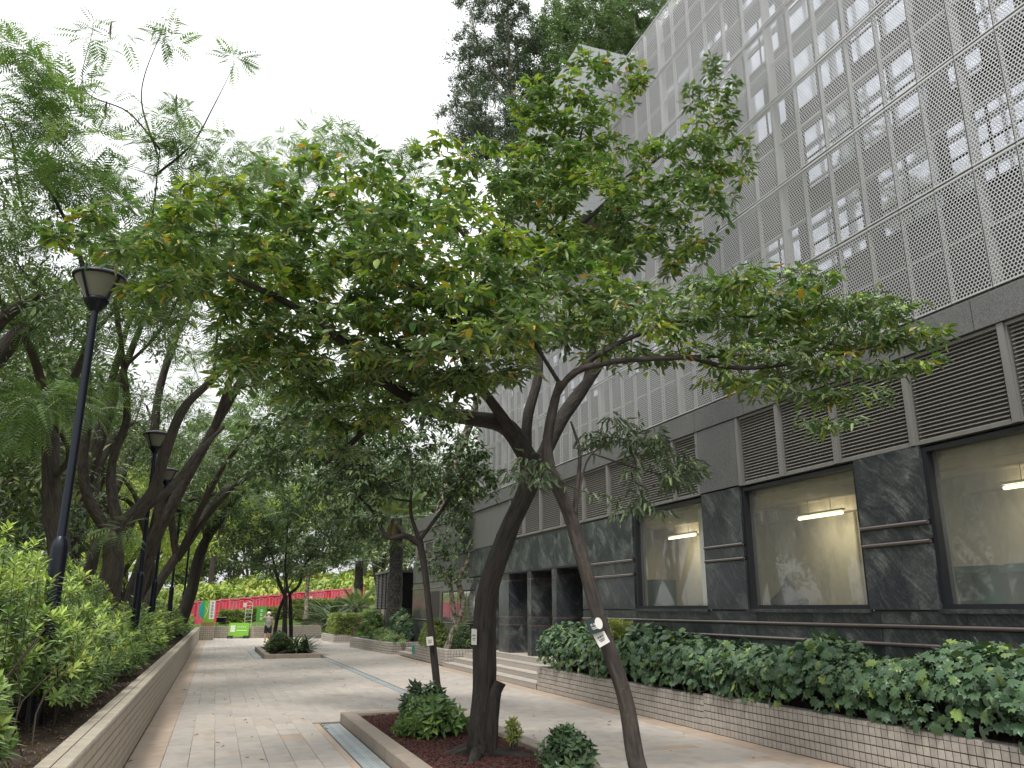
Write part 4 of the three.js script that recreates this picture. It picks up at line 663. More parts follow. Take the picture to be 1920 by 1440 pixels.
// thin tree at the back of the near bed
growTree({
  name: 'broadleaf_tree', label: 'thin straight tree at the back of the near mulch bed', seed: 301, base: V(3.95, 0.1, -14.6), bark: M.barkA, sag: 0.08,
  leaf: { geo: leafB, pal: PAL.deep, size: 0.135, per: 17, tilt: 0.9, reach: 0.8, loose: 0.08 },
  limbs: [
    { trunk: true, free: 0.9, r: [0.102, 0.066, 0.06, 0.06, 0.066], pts: [V(3.97, 0.05, -14.6), pt(822, 1310, -14.6), pt(808, 1180, -14.6), pt(795, 1060, -14.6), pt(785, 1010, -14.6)] },
    { r: [0.06, 0.054, 0.042, 0.03, 0.018], pts: [pt(790, 1022, -14.6), pt(760, 1005, -14.6), pt(728, 1008, -14.7), pt(700, 960, -14.9), pt(640, 900, -15)] },
    { r: [0.042, 0.03, 0.024, 0.012], pts: [pt(785, 1010, -14.6), pt(770, 960, -14.7), pt(772, 880, -14.8), pt(740, 780, -15)] },
    { r: [0.036, 0.03, 0.012], pts: [pt(788, 1012, -14.6), pt(840, 940, -14.4), pt(890, 860, -14.2)] },
    { r: [0.024, 0.018, 0.009], pts: [pt(771, 940, -14.7), pt(730, 930, -14.6), pt(690, 860, -14.8)] },
  ],
  crown: [E(780, 850, -15, 140, 95, 1.5, 190), E(650, 910, -15.4, 100, 85, 1.2, 120), E(870, 900, -14.5, 65, 75, 1, 66), E(700, 1000, -15, 60, 40, 0.7, 20), E(600, 790, -15.5, 110, 90, 1.5, 120), E(730, 740, -15.2, 140, 60, 1.5, 90), E(500, 850, -16.5, 80, 70, 1, 50), E(560, 690, -16, 110, 60, 1.4, 60)],
});
// tree of the far bed: three stems
growTree({
  name: 'broadleaf_tree', label: 'dark tree with three stems in the farther mulch bed', seed: 401, base: V(3.2, 0.1, -37.6), bark: M.palmBark, sag: 0.1, twig: 0.02,
  leaf: { geo: clumpA, pal: PAL.deep, size: 0.62, per: 4, tilt: 1.4, reach: 1.0, loose: 0.3 },
  limbs: [
    { trunk: true, free: 0.9, r: [0.122, 0.0936, 0.101], pts: [V(3.25, 0.05, -37.6), pt(534, 1160, -37.6), pt(536, 1118, -37.6)] }, { trunk: true, free: 0.9, r: [0.0864, 0.072, 0.072], pts: [V(2.75, 0.05, -38), pt(522, 1150, -38), pt(535, 1116, -37.6)] }, { trunk: true, free: 0.9, r: [0.0936, 0.0792, 0.0792], pts: [V(3.6, 0.05, -38.2), pt(545, 1150, -38.2), pt(543, 1110, -37.8)] },
    { r: [0.0864, 0.072, 0.0432], pts: [pt(536, 1120, -37.6), pt(522, 1090, -37.6), pt(510, 1040, -37.8)] }, { r: [0.072, 0.0576, 0.036], pts: [pt(545, 1112, -37.8), pt(560, 1098, -37.6), pt(572, 1060, -37.4), pt(600, 1020, -37.4)] }, { r: [0.072, 0.0504, 0.0288], pts: [pt(540, 1112, -37.7), pt(535, 1070, -37.8), pt(540, 980, -38)] },
  ],
  crown: [E(560, 960, -38, 130, 90, 3, 210), E(470, 1000, -38.4, 70, 60, 2.4, 80), E(650, 1010, -37.6, 70, 45, 2.4, 70), E(560, 1060, -37.6, 90, 25, 2, 26)],
});
// feathery trees in the shrub bed on the left
const feather = { geo: frondA, pal: PAL.plume, size: 0.62, per: 9, tilt: 0.7, reach: 0.4, droop: 0.05, loose: 0.02, lift: 0.7 };
const grpF = 'feathery flame trees in the shrub bed';
growTree({
  name: 'flame_tree', label: 'feathery tree behind the nearest lamp post with straight scarred trunk', group: grpF, seed: 501, base: V(-2.9, 0.62, -17), bark: M.barkC, sag: 0.15, leaf: feather, bareTips: 0.1,
  limbs: [
    { trunk: true, free: 0.8, r: [0.256, 0.192, 0.173, 0.16, 0.128], pts: [V(-2.9, 0.5, -17), pt(112, 1060, -17), pt(98, 950, -17), pt(95, 830, -17), pt(90, 760, -17)] },
    { r: [0.096, 0.0768, 0.0512, 0.0256], pts: [pt(92, 790, -17), pt(60, 660, -16.5), pt(10, 580, -16), pt(-40, 470, -15.5)] }, { r: [0.0896, 0.064, 0.0448, 0.0256], pts: [pt(92, 790, -17), pt(165, 640, -16.7), pt(150, 480, -16.4), pt(80, 330, -16)] }, { r: [0.0448, 0.032, 0.0192], pts: [pt(150, 480, -16.4), pt(60, 420, -16), pt(20, 250, -15.5)] }, { r: [0.064, 0.0512, 0.0256], pts: [pt(98, 900, -17), pt(130, 850, -16.4), pt(60, 740, -15.5)] },
  ],
  crown: [E(50, 170, -15.5, 80, 90, 1.6, 42), E(30, 420, -15.5, 90, 120, 2, 44), E(140, 330, -16.2, 110, 110, 2, 62), E(110, 610, -16, 100, 60, 1.6, 26), E(40, 800, -15.5, 70, 60, 1.4, 16), E(110, 760, -15.2, 80, 40, 1, 12)],
});
const flame = growTree({
  name: 'flame_tree', label: 'big feathery tree forking low into several crooked limbs', group: grpF, seed: 511, base: V(-2.3, 0.62, -20), bark: M.barkC, sag: 0.15, leaf: feather, bareTips: 0.12,
  limbs: [
    { trunk: true, free: 0.95, r: [0.274, 0.222, 0.211, 0.222], pts: [V(-2.3, 0.5, -20), pt(213, 1060, -20), pt(212, 1010, -20), pt(222, 975, -20)] },
    { r: [0.132, 0.116, 0.106, 0.0896, 0.0792], pts: [pt(205, 1000, -20), pt(168, 940, -19.8), pt(155, 870, -19.6), pt(165, 780, -19.4), pt(160, 640, -19)] },
    { r: [0.126, 0.106, 0.0952, 0.0848, 0.0686, 0.0528], pts: [pt(220, 985, -20), pt(208, 900, -20), pt(215, 850, -20), pt(237, 790, -20), pt(232, 690, -19.8), pt(215, 560, -19.5)] },
    { r: [0.158, 0.138, 0.116, 0.1, 0.0792, 0.0528, 0.0317], pts: [pt(228, 985, -20), pt(285, 925, -19.8), pt(310, 850, -19.5), pt(345, 765, -19.2), pt(400, 710, -19), pt(450, 655, -18.8), pt(560, 620, -18.4)] },
    { r: [0.106, 0.0896, 0.0686, 0.0422], pts: [pt(250, 970, -20), pt(320, 915, -20.3), pt(370, 850, -20.6), pt(420, 800, -21)] },
    { r: [0.0528, 0.0422, 0.0264, 0.0106], pts: [pt(160, 640, -19), pt(230, 560, -18.5), pt(280, 430, -18), pt(300, 280, -17.6)] }, { r: [0.0317, 0.0211, 0.0132, 0.00634], pts: [pt(290, 330, -17.7), pt(360, 270, -17.6), pt(400, 200, -17.6), pt(440, 120, -17.6)] }, { r: [0.0264, 0.0185, 0.0106, 0.00634], pts: [pt(300, 280, -17.6), pt(240, 210, -17.5), pt(160, 170, -17.4), pt(175, 50, -17.4)] }, { r: [0.0264, 0.0158, 0.00634], pts: [pt(295, 290, -17.6), pt(265, 180, -17.4), pt(310, 40, -17.4)] },
    { r: [0.0475, 0.0317, 0.0158], pts: [pt(232, 690, -19.8), pt(300, 620, -19.5), pt(380, 460, -19)] }, { r: [0.037, 0.0264, 0.0158], pts: [pt(400, 710, -19), pt(420, 560, -19), pt(500, 400, -19)] },
  ],
  crown: [E(310, 240, -17.5, 70, 70, 1.2, 26), E(310, 60, -17.4, 30, 40, 0.4, 4), E(190, 70, -17.4, 50, 40, 0.6, 6), E(440, 115, -17.6, 12, 10, 0.2, 3), E(170, 180, -17.4, 70, 40, 0.8, 9), E(300, 400, -18.2, 120, 70, 1.8, 44), E(420, 330, -18.4, 90, 50, 1.6, 30), E(240, 560, -18.8, 140, 80, 2, 44), E(480, 300, -18.6, 40, 30, 0.6, 7), E(360, 520, -18.8, 120, 60, 1.8, 34), E(200, 730, -19.2, 90, 40, 1.2, 12), E(215, 1000, -18.9, 22, 20, 0.3, 3)],
});
for (const [u, v] of [[143, 175], [152, 182], [207, 55], [198, 205], [330, 190], [8, 380]]) { const p = pt(u, v, -17.4).sub(flame.position); mesh('pod', tube([p.clone().add(V(0, 0.22, 0)), p, p.clone().add(V(0.03, -0.24, 0.02))], [0.008, 0.026, 0.028, 0.01], 6, 0.06, 0.05, u, true), M.twig, flame); }
growTree({ name: 'flame_tree', label: 'feathery tree third from the camera whose crown closes over the path', group: grpF, seed: 521, base: V(-2.1, 0.62, -26), bark: M.barkC, sag: 0.15, leaf: { ...feather, size: 0.66, per: 8 }, bareTips: 0.1,
  limbs: [{ trunk: true, free: 0.9, r: [0.34, 0.25, 0.22, 0.2], pts: [V(-2.1, 0.5, -26), V(-2.1, 1.6, -26), V(-1.9, 3, -26), V(-1.5, 4.4, -25.8)] }, { r: [0.17, 0.14, 0.1, 0.06], pts: [V(-1.5, 4.3, -25.8), V(-0.4, 7, -25.4), V(0.8, 10, -25), pt(600, 350, -24.5)] }, { r: [0.15, 0.12, 0.06], pts: [V(-1.55, 4.2, -25.8), V(-2, 8, -25.5), pt(420, 420, -24.5)] }, { r: [0.1, 0.08, 0.05], pts: [V(0.8, 10, -25), pt(680, 420, -25), pt(760, 330, -25)] }, { r: [0.1, 0.07, 0.04], pts: [V(-0.4, 7, -25.4), pt(480, 600, -24), pt(560, 520, -23.5)] }],
  crown: [E(600, 310, -24.5, 130, 45, 2.4, 90), E(760, 320, -25, 80, 40, 2, 44), E(450, 380, -24, 120, 70, 2.4, 70), E(560, 480, -24, 140, 70, 2.4, 70), E(420, 640, -24.5, 90, 70, 2, 34), E(520, 700, -24.5, 100, 50, 2, 26), E(700, 440, -25, 90, 60, 2, 34)] });
farTree({ name: 'flame_tree', label: 'feathery tree with twin leaning limbs farther along the shrub bed', group: grpF, seed: 531, base: V(-2.3, 0.62, -33), r: 0.22, fork: 3.2, h: 14, w: 8, lobes: 8, n: 200, lean: [1, -0.5], leaf: { ...feather, size: 0.85, per: 7 } });
growTree({
  name: 'flame_tree', label: 'dark tree at the end of the left wall leaning over the path', group: grpF, seed: 541, base: V(-1.4, 0.62, -41), bark: M.barkA, sag: 0.12, twig: 0.02, leaf: { ...feather, geo: clumpA, pal: PAL.far, size: 0.8, per: 4, reach: 1, loose: 0.3 },
  limbs: [{ trunk: true, free: 0.85, r: [0.34, 0.27, 0.25, 0.22, 0.2], pts: [V(-1.4, 0.5, -41), pt(358, 1110, -41), pt(372, 1050, -40.8), pt(388, 1010, -40.5), pt(412, 975, -40.2)] }, { r: [0.18, 0.14, 0.1, 0.06], pts: [pt(405, 985, -40.3), pt(440, 940, -40), pt(490, 900, -39.6), pt(540, 830, -39)] }, { r: [0.15, 0.12, 0.06], pts: [pt(386, 1015, -40.5), pt(385, 950, -40.6), pt(400, 860, -40.6)] }],
  crown: [E(420, 860, -40, 110, 90, 3, 190), E(550, 800, -40, 120, 90, 3, 210), E(360, 960, -41, 70, 50, 2, 60), E(680, 860, -42, 110, 70, 3, 150)],
});
for (const [x, z, r, k] of [[-3.4, -24, 0.26, 'slim dark tree between the second and third feathery trees'], [-3.6, -30, 0.22, 'slim dark tree behind the second lamp post'], [-2.6, -37.5, 0.24, 'slim dark tree beside the farthest lamp post'], [-4.4, -15, 0.3, 'dark tree at the left edge behind the shrubs']])
  farTree({ name: 'shade_tree', label: k, seed: Math.round(900 - z * 10), base: V(x, 0.6, z), r, fork: 4.2, h: 10.5, w: 5, lobes: 6, n: 150, leaf: { geo: clumpFine, pal: PAL.far, size: 0.7, per: 4, tilt: 1.4, reach: 1, loose: 0.3 }, twig: 0.015 });
// trees of the park behind
const park = [[-9, -26, 12, 7, 'far', 'left edge of the picture behind the lamp post'], [-13, -36, 14, 8, 'far', 'far left behind the feathery trees'], [-8, -46, 13, 8, 'bright', 'left behind the forked tree, yellow green'], [-16, -56, 16, 10, 'far', 'deep in the park on the left'], [-5, -58, 12, 7, 'bright', 'left of the banner, light green'], [-9, -72, 15, 9, 'far', 'deep behind the banner'], [0, -80, 14, 8, 'bright', 'on the hill above the red barriers, left, yellow green'], [7, -84, 15, 9, 'bright', 'on the hill above the red barriers, middle, yellow green'], [14, -80, 14, 8, 'far', 'on the hill above the red barriers, right'], [12, -62, 11, 6, 'far', 'behind the vent housing'], [21, -72, 17, 9, 'far', 'behind the end of the building'], [-20, -85, 18, 11, 'far', 'far back on the left horizon'], [5, -100, 18, 11, 'far', 'far back on the hill top'], [22, -100, 20, 11, 'far', 'far back behind the building'], [15, -52, 12, 6, 'far', 'just behind the vent housing'], [-6.5, -20, 9, 5, 'far', 'close behind the two nearest feathery trunks'], [-11, -18, 12, 7, 'far', 'at the left edge, nearest of the park'], [-7, -34, 12, 6, 'far', 'behind the white car'], [-5.5, -50, 11, 6, 'bright', 'behind the tarpaulin, light green'], [-19, -42, 17, 10, 'far', 'far left, tall and dark'], [-2, -88.5, 9, 7, 'far', 'right behind the banner, low and dark'], [2.5, -108, 14, 10, 'far', 'at the very back of the hill'], [-3, -92, 13, 9, 'bright', 'behind the left end of the barriers, low and broad'], [4, -96, 13, 9, 'far', 'behind the middle of the barriers, low and broad'], [11, -94, 13, 9, 'bright', 'behind the right end of the barriers, low and broad'], [17, -88, 14, 8, 'far', 'behind the palms on the hill']];
park.forEach(([x, z, h, w, pal, where], i) => farTree({ name: 'park_tree', label: 'park tree ' + where, group: 'trees of the park behind', seed: 600 + i * 7, base: V(x, z < -61 ? hillH(x, z) - 0.1 : 0.2, z), r: 0.2 + h * 0.008, fork: z < -75 && z > -88 ? 5.5 : h * 0.16, h, w, lobes: 8, n: 210, leaf: { geo: i % 3 ? clumpA : clumpFine, pal: PAL[pal], size: 1.25, per: 5, tilt: 1.5, reach: 1.6, loose: 0.6 }, twig: 0.03 }));
// two tall trees rising behind the building
growTree({ name: 'tall_tree', label: 'tall grey green willowy tree rising behind the building against the sky', seed: 701, base: V(9.6, 0, -39.5), bark: M.barkPale, sag: 0.2, twig: 0.02, leaf: { geo: clumpB, pal: PAL.willow, size: 0.62, per: 5, tilt: 1.4, reach: 1.2, droop: 0.5, loose: 0.35 },
  limbs: [{ trunk: true, free: 0.55, r: [0.275, 0.231, 0.176, 0.11, 0.044], pts: [V(9.6, -0.1, -39.5), V(10.4, 6, -39.5), pt(1000, 400, -38), pt(960, 180, -37), pt(950, -40, -37)] }, { r: [0.0825, 0.055, 0.0275], pts: [pt(995, 360, -38), pt(920, 250, -37), pt(860, 190, -36)] }, { r: [0.0825, 0.055, 0.0275], pts: [pt(962, 190, -37), pt(900, 90, -36.5), pt(880, 10, -36.5)] }],
  crown: [E(900, 230, -37, 80, 65, 2.5, 230), E(885, 120, -37, 55, 70, 2, 130), E(925, 10, -37, 75, 70, 2, 150), E(965, 120, -37.5, 60, 110, 2, 190), E(940, 300, -37, 80, 40, 2, 90)] });
growTree({ name: 'tall_tree', label: 'tall dense bamboo like green mass rising behind the pale tower', seed: 711, base: V(15, 0, -40), bark: M.barkPale, sag: 0.3, twig: 0.02, leaf: { geo: clumpB, pal: PAL.bamboo, size: 0.7, per: 6, tilt: 1.4, reach: 1.4, droop: 0.6, loose: 0.45 },
  limbs: [{ trunk: true, free: 0.5, r: [0.2, 0.18, 0.14, 0.1, 0.04], pts: [V(15, -0.1, -40), V(15, 10, -40), V(15.2, 20, -39), pt(1080, 100, -38), pt(1080, -60, -38)] }, { r: [0.15, 0.125, 0.09, 0.03], pts: [V(15.3, 2, -40), V(17.5, 14, -39), pt(1190, 150, -37), pt(1180, -60, -37)] }, { r: [0.1, 0.075, 0.025], pts: [V(15.1, 16, -39.4), pt(1030, 200, -37.5), pt(1020, -20, -37)] }],
  crown: [E(1040, 130, -37.5, 70, 140, 2.4, 330), E(1110, 50, -37.5, 80, 80, 2.4, 260), E(1200, 30, -38, 80, 70, 2.4, 240), E(1000, 250, -37.5, 50, 80, 2, 110), E(1180, 100, -38.5, 90, 50, 2, 110)] });
// pale stemmed tree in the planter by the stairs
growTree({ name: 'planter_tree', label: 'small tree with two pale stems in the planter by the stairs', seed: 721, base: V(8.3, 0.46, -29.4), bark: M.barkPale, sag: 0.1, leaf: { geo: leafB, pal: PAL.deep, size: 0.17, per: 13, tilt: 1, reach: 0.8, loose: 0.1 },
  limbs: [{ trunk: true, free: 0.9, r: [0.26, 0.16, 0.12], pts: [V(8.3, 0.4, -29.4), pt(855, 1175, -29.4), pt(853, 1160, -29.4)] }, { r: [0.1, 0.08, 0.07, 0.05], pts: [pt(853, 1168, -29.4), pt(847, 1120, -29.4), pt(843, 1090, -29.4), pt(825, 1060, -29.4)] }, { r: [0.11, 0.1, 0.08, 0.06], pts: [pt(858, 1168, -29.4), pt(868, 1130, -29.4), pt(860, 1085, -29.3), pt(878, 1050, -29.2), pt(885, 1010, -29)] }],
  crown: [E(860, 1000, -29.4, 60, 50, 1.2, 90), E(820, 1050, -29.5, 40, 35, 1, 40), E(890, 960, -29, 40, 40, 1, 40), E(850, 1080, -29, 60, 20, 0.8, 18)] });
// palms
function palm(label, base, h, r, fr, n, seed, lenF, skirt) {
  const R = rng(seed), t = thing('palm_tree', label, 'palm', [base.x, base.y, base.z]);
  mesh('trunk', tube([V(0, -0.1, 0), V(0.05, h * 0.5, 0), V(0, h, 0)], [r * 1.2, r, r * 0.9], 12, 0.12, 0.05, seed, true), M.palmBark, t);
  const l = []; for (let i = 0; i < n; i++) { const a = i * 2.4, e = 1.1 - 1.5 * i / n; l.push({ m: orient(V(0, h - 0.05, 0), V(Math.cos(a) * Math.cos(e), Math.sin(e) + 0.2, Math.sin(a) * Math.cos(e)), V(0, 1, 0), lenF * (0.85 + 0.3 * R())), c: paint(PAL.far, R) }); }
  scatter('fronds', t, fr, M.leaf, l, 'stuff');
  if (skirt) { const d = []; for (let i = 0; i < 22; i++) { const a = i * 2.4; d.push({ m: orient(V(Math.cos(a) * r, h - 0.1 - 0.2 * R(), Math.sin(a) * r), V(Math.cos(a) * 0.5, -1, Math.sin(a) * 0.5), V(Math.cos(a), 0.5, Math.sin(a)), lenF * (0.3 + 0.15 * R())), c: paint(PAL.dead, R) }); } scatter('dry_fronds', t, fr, M.leaf, d, 'stuff'); }
  return t;
}
const palmFrond = frondGeo(1, 24, 0.24, 0.09);
palm('palm with thick dark trunk and dry skirt standing before the vent housing', V(8.75, 0.38, -41.5), 6.0, 0.36, palmFrond, 34, 31, 2.6, true);
palm('dark palm trunk behind the clipped hedge', V(9.0, 0.3, -54), 4.6, 0.3, palmFrond, 24, 32, 1.8, false);
palm('low bright palm beside the vent housing', V(8.7, 0.3, -52.5), 1.7, 0.12, palmFrond, 26, 33, 1.7, false);
{ const b = V(6.9, hillH(6.9, -64) - 0.05, -64); farTree({ name: 'pale_tree', label: 'pale slim trunk on the lawn left of the palms', seed: 741, base: b, r: 0.16, fork: 3.2, h: 6.5, w: 4, lobes: 6, n: 110, bark: M.barkPale, leaf: { geo: clumpA, pal: PAL.far, size: 0.9, per: 4, tilt: 1.4, reach: 1, loose: 0.4 }, twig: 0.02 }); }
{ const b = V(5.4, hillH(5.4, -65.5) - 0.05, -65.5); farTree({ name: 'young_tree', label: 'young thin tree on the lawn just right of the three stems', seed: 745, base: b, r: 0.09, fork: 1.8, h: 4.4, w: 2.4, lobes: 5, n: 60, bark: M.barkA, leaf: { geo: clumpA, pal: PAL.far, size: 0.7, per: 4, tilt: 1.4, reach: 0.8, loose: 0.3 }, twig: 0.015 }); }

// ---------------------------------------------------------------- shrubs, hedges and ground cover
const whorlA = whorlGeo(12, 0.1, 0.03, [0.0, 1.15], 3, { fold: 0.15, droop: 0.2, peak: 0.55 }), whorlFar = whorlGeo(8, 0.11, 0.04, [0, 1.0], 4, { fold: 0.15 });
{
  const R = rng(801), root = thing('shrub_bed', 'long bed of leafy shrubs with light green shoot tips behind the beige wall', 'shrubs', [-2.2, 0.66, -12]), l = [], lf = [], st = [];
  const top = (x, z) => { const d = wallX(z) - 0.24 - x, k = Math.min(1, Math.max(0, d / 0.9)), f = 0.78 + 0.5 * fbm(x * 0.9 + 60, z * 0.9 + 200, 900, 900, 7, 3); const tall = -z < 12 ? 1.42 : 1.42 - 0.5 * Math.min(1, (-z - 12) / 14); return 0.66 + (0.16 + (tall - 0.16) * Math.sqrt(k)) * f; };
  const put1 = (x, y, z, d, tip, far) => { (far ? lf : l).push({ m: orient(V(x, y, z).sub(root.position), V(d.z + 0.01, 0, -d.x), d, (far ? 1.4 : 1) * (0.75 + 0.6 * R())), c: paint(tip ? PAL.azaleaTip : PAL.azalea, R) }); };
  // many rounded shrubs side by side, leaf whorls on each one's surface and a few inside
  for (let i = 0; i < 380; i++) {
    const far = i >= 160, z = far ? -15.5 - 38 * Math.pow(R(), 1.3) : -4.4 - 12.5 * R(), in0 = far ? 3.2 : 2.9, x = wallX(z) - 0.62 - in0 * Math.pow(R(), 1.2), d0 = wallX(z) - x;
    const hh = (0.6 + 0.85 * Math.min(1, (d0 - 0.4) / 0.8)) * (0.8 + 0.45 * R()) * (far ? 0.85 : 1.1), rr = Math.min(d0 - 0.3, 0.32 + 0.3 * R());
    const n = far ? 60 : 95;
    for (let k = 0; k < n; k++) { const a = R() * 6.283, e = R() * 1.1 - 0.1, q = Math.sqrt(Math.max(0, 1 - e * e)), f = R() < 0.7 ? 0.88 + 0.2 * R() : 0.4 + 0.5 * R(); const y = 0.68 + hh * 0.35 + hh * 0.65 * e * f; if (y < 0.7) continue; put1(x + Math.cos(a) * q * rr * f, y, z + Math.sin(a) * q * rr * f, V(Math.cos(a) * q * 0.7 + (R() - 0.5) * 0.3, 0.5 + e, Math.sin(a) * q * 0.7 + (R() - 0.5) * 0.3).normalize(), f > 0.95 && e > 0.2 && R() < 0.6, far); }
  }
  for (let i = 0; i < 240; i++) { const z = -4.5 - 12 * R(), x = wallX(z) - 0.5 - 2.4 * R(), t = top(x, z); st.push(tube([V(x, 0.6, z), V(x + (R() - 0.5) * 0.25, (0.6 + t) / 2, z + (R() - 0.5) * 0.25), V(x + (R() - 0.3) * 0.35, t - 0.08, z + (R() - 0.5) * 0.35)].map((p) => p.sub(root.position)), [0.009, 0.005], 4, 0.2, 0)); }
  // taller shoots at the near end
  for (let i = 0; i < 80; i++) { const z = -5.0 - 5.5 * R(), x = wallX(z) - 0.7 - 1.6 * R(), t = top(x, z), h = 0.2 + 0.4 * R(), dx = (R() - 0.4) * 0.2, dz = (R() - 0.5) * 0.2; st.push(tube([V(x, t - 0.3, z), V(x + dx, t + h, z + dz)].map((p) => p.sub(root.position)), [0.006, 0.003], 4, 0.2, 0)); for (let k = 0; k < 6; k++) { const q = k / 5; l.push({ m: orient(V(x + dx * q, t + h * q - (1 - q) * 0.2, z + dz * q).sub(root.position), V(R() - 0.5, 0, R() - 0.5), V((R() - 0.5) * 0.5, 1, (R() - 0.5) * 0.5).normalize(), 0.9 + 0.45 * R()), c: paint(k > 3 ? PAL.azaleaTip : PAL.azalea, R) }); } }
  scatter('foliage', root, whorlA, M.leaf, l); scatter('distant_foliage', root, whorlFar, M.leaf, lf); mesh('stems', join(st), M.twig, root).userData.kind = 'stuff';
  const d = []; for (let i = 0; i < 2200; i++) { const z = -5 - 16 * R(), x = wallX(z) - 0.26 - 0.9 * Math.pow(R(), 1.4); d.push({ m: orient(V(x, 0.672, z), V(R() - 0.5, 0.15 * R(), R() - 0.5), V(R() - 0.5, 1, R() - 0.5), 0.03 + 0.05 * R()), c: paint(PAL.dead, R) }); }
  tag(scatter('leaf_litter', scene, leafRoll, M.leaf, d), 'brown leaf litter along the back of the beige wall', 'leaf litter');
}
{ // glossy hedge with hand shaped leaves
  const R = rng(811), root = thing('hedge', 'glossy dark green hedge with hand shaped leaves below the three windows', 'hedge', [8.25, 0.46, -11]), g = palmateGeo(8, 0.068, 0.036, 9), l = [], st = [], tw = [];
  const top = (z) => 1.1 + 0.62 * fbm(z * 1.5 + 50, 3, 900, 900, 9, 4);
  for (let i = 0; i < 14000; i++) {
    const z = -3.2 - 15.9 * Math.pow(R(), 0.9), t = top(z), a = R() * Math.PI, side = -Math.cos(a), rim = 0.78 + 0.22 * R() + (R() < 0.06 ? 0.12 * R() : 0);
    const bulge = 0.62 + 0.12 * fbm(z * 1.7 + 20, 8, 900, 900, 15, 2), cy = 0.95, x = 8.24 + side * bulge * rim, y = Math.max(0.5 + (x < 7.68 ? 0.08 : 0), cy + Math.sin(a) * (t - cy) * rim - (R() < 0.45 ? R() * 0.42 : 0)); if (x > 8.82) continue;
    const n = V(side * 0.9, Math.sin(a) + 0.25, (R() - 0.5) * 0.8).add(V((R() - 0.5) * 0.7, 0, (R() - 0.5) * 0.5)).normalize();
    l.push({ m: orient(V(x, y, z).sub(root.position), V(R() - 0.5, R() - 0.5, R() - 0.5), n, 0.8 + 0.5 * R()), c: paint(PAL.schef, R) });
    if (i % 46 === 0) st.push(tube([V(8.2 + (R() - 0.5) * 0.5, 0.45, z + (R() - 0.5) * 0.4).sub(root.position), V(x, y, z).sub(root.position)], [0.011, 0.006], 4, 0.3, 0));
  }
  scatter('foliage', root, g, M.leafGloss, l); mesh('stems', join(st), M.twig, root).userData.kind = 'stuff';
  const y = thing('shrub', 'yellow green fine leaved shrub within the glossy hedge', 'shrub', [7.95, 0.46, -15.6]), m = []; for (let i = 0; i < 520; i++) { const a = R() * 6.28, q = Math.sqrt(R()); m.push({ m: orient(V(Math.cos(a) * 0.34 * q, 0.25 + R() * 0.95, Math.sin(a) * 0.5 * q), V(R() - 0.5, 0, R() - 0.5), V(R() - 0.5, 1, R() - 0.5).normalize(), 0.6 + 0.5 * R()), c: paint(PAL.yellow, R) }); } scatter('foliage', y, whorlA, M.leaf, m); mesh('stem', tube([V(0, -0.05, 0), V(0.05, 0.9, 0.05)], [0.014, 0.006], 6, 0.2, 0), M.twig, y);
}
// small plants in the beds and planters
function bush(name, label, base, r, h, n, geo, mat, pal, scale, seed) {
  const R = rng(seed), root = thing(name, label, name.includes('hedge') ? 'hedge' : 'plant', [base.x, base.y, base.z]), l = [], st = [];
  for (let i = 0; i < n; i++) { const a = R() * 6.283, e = R(), q = Math.sqrt(1 - e * e) * (0.55 + 0.55 * R()), up = V(Math.cos(a) * q * 0.8, 0.35 + e, Math.sin(a) * q * 0.8).normalize(); l.push({ m: orient(V(Math.cos(a) * q * r[0], 0.04 + h * (0.15 + 0.85 * e) * (0.65 + 0.45 * R()), Math.sin(a) * q * r[1]), V(R() - 0.5, R() * 0.3, R() - 0.5), up.add(V((R() - 0.5) * 0.6, 0, (R() - 0.5) * 0.6)).normalize(), scale * (0.75 + 0.5 * R())), c: paint(pal, R) }); }
  for (let i = 0; i < 7; i++) { const a = i * 0.9; st.push(tube([V(Math.cos(a) * 0.05, -0.06, Math.sin(a) * 0.05), V(Math.cos(a) * r[0] * 0.55, h * 0.7, Math.sin(a) * r[1] * 0.55)], [0.012, 0.005], 5, 0.2, 0)); }
  mesh('stems', join(st), M.twig, root).userData.kind = 'stuff'; scatter('foliage', root, geo, mat, l); return root;
}
const whorlBig = whorlGeo(10, 0.13, 0.058, [-0.1, 1.1], 13, { fold: 0.2, droop: 0.25 });
bush('low_plant', 'bright green low plant in the mulch beside the thick trunk', V(3.25, 0.11, -12.4), [0.52, 0.47], 0.46, 150, whorlBig, M.leafGloss, [[20, 0.1, 0.2, 0.04], [14, 0.15, 0.27, 0.05], [8, 0.22, 0.35, 0.06]], 1.15, 41);
bush('low_plant', 'dark low plant at the foot of the thin straight tree', V(3.62, 0.11, -14.35), [0.42, 0.36], 0.5, 130, whorlBig, M.leafGloss, [[20, 0.045, 0.095, 0.03], [10, 0.07, 0.14, 0.04]], 1.1, 42);
bush('low_plant', 'low plant with upright leaves at the bottom edge between the two trunks', V(3.98, 0.11, -9.15), [0.34, 0.3], 0.42, 120, whorlBig, M.leafGloss, [[20, 0.06, 0.12, 0.045], [10, 0.09, 0.17, 0.05]], 0.95, 43);
bush('sprout', 'small yellow green sprout at the foot of the thick trunk', V(3.78, 0.25, -10.35), [0.1, 0.1], 0.26, 16, whorlA, M.leaf, PAL.yellow, 0.9, 44);
const strapLeaf = leafGeo(1, 0.06, { droop: 0.55, segs: 5, fold: 0.2 });
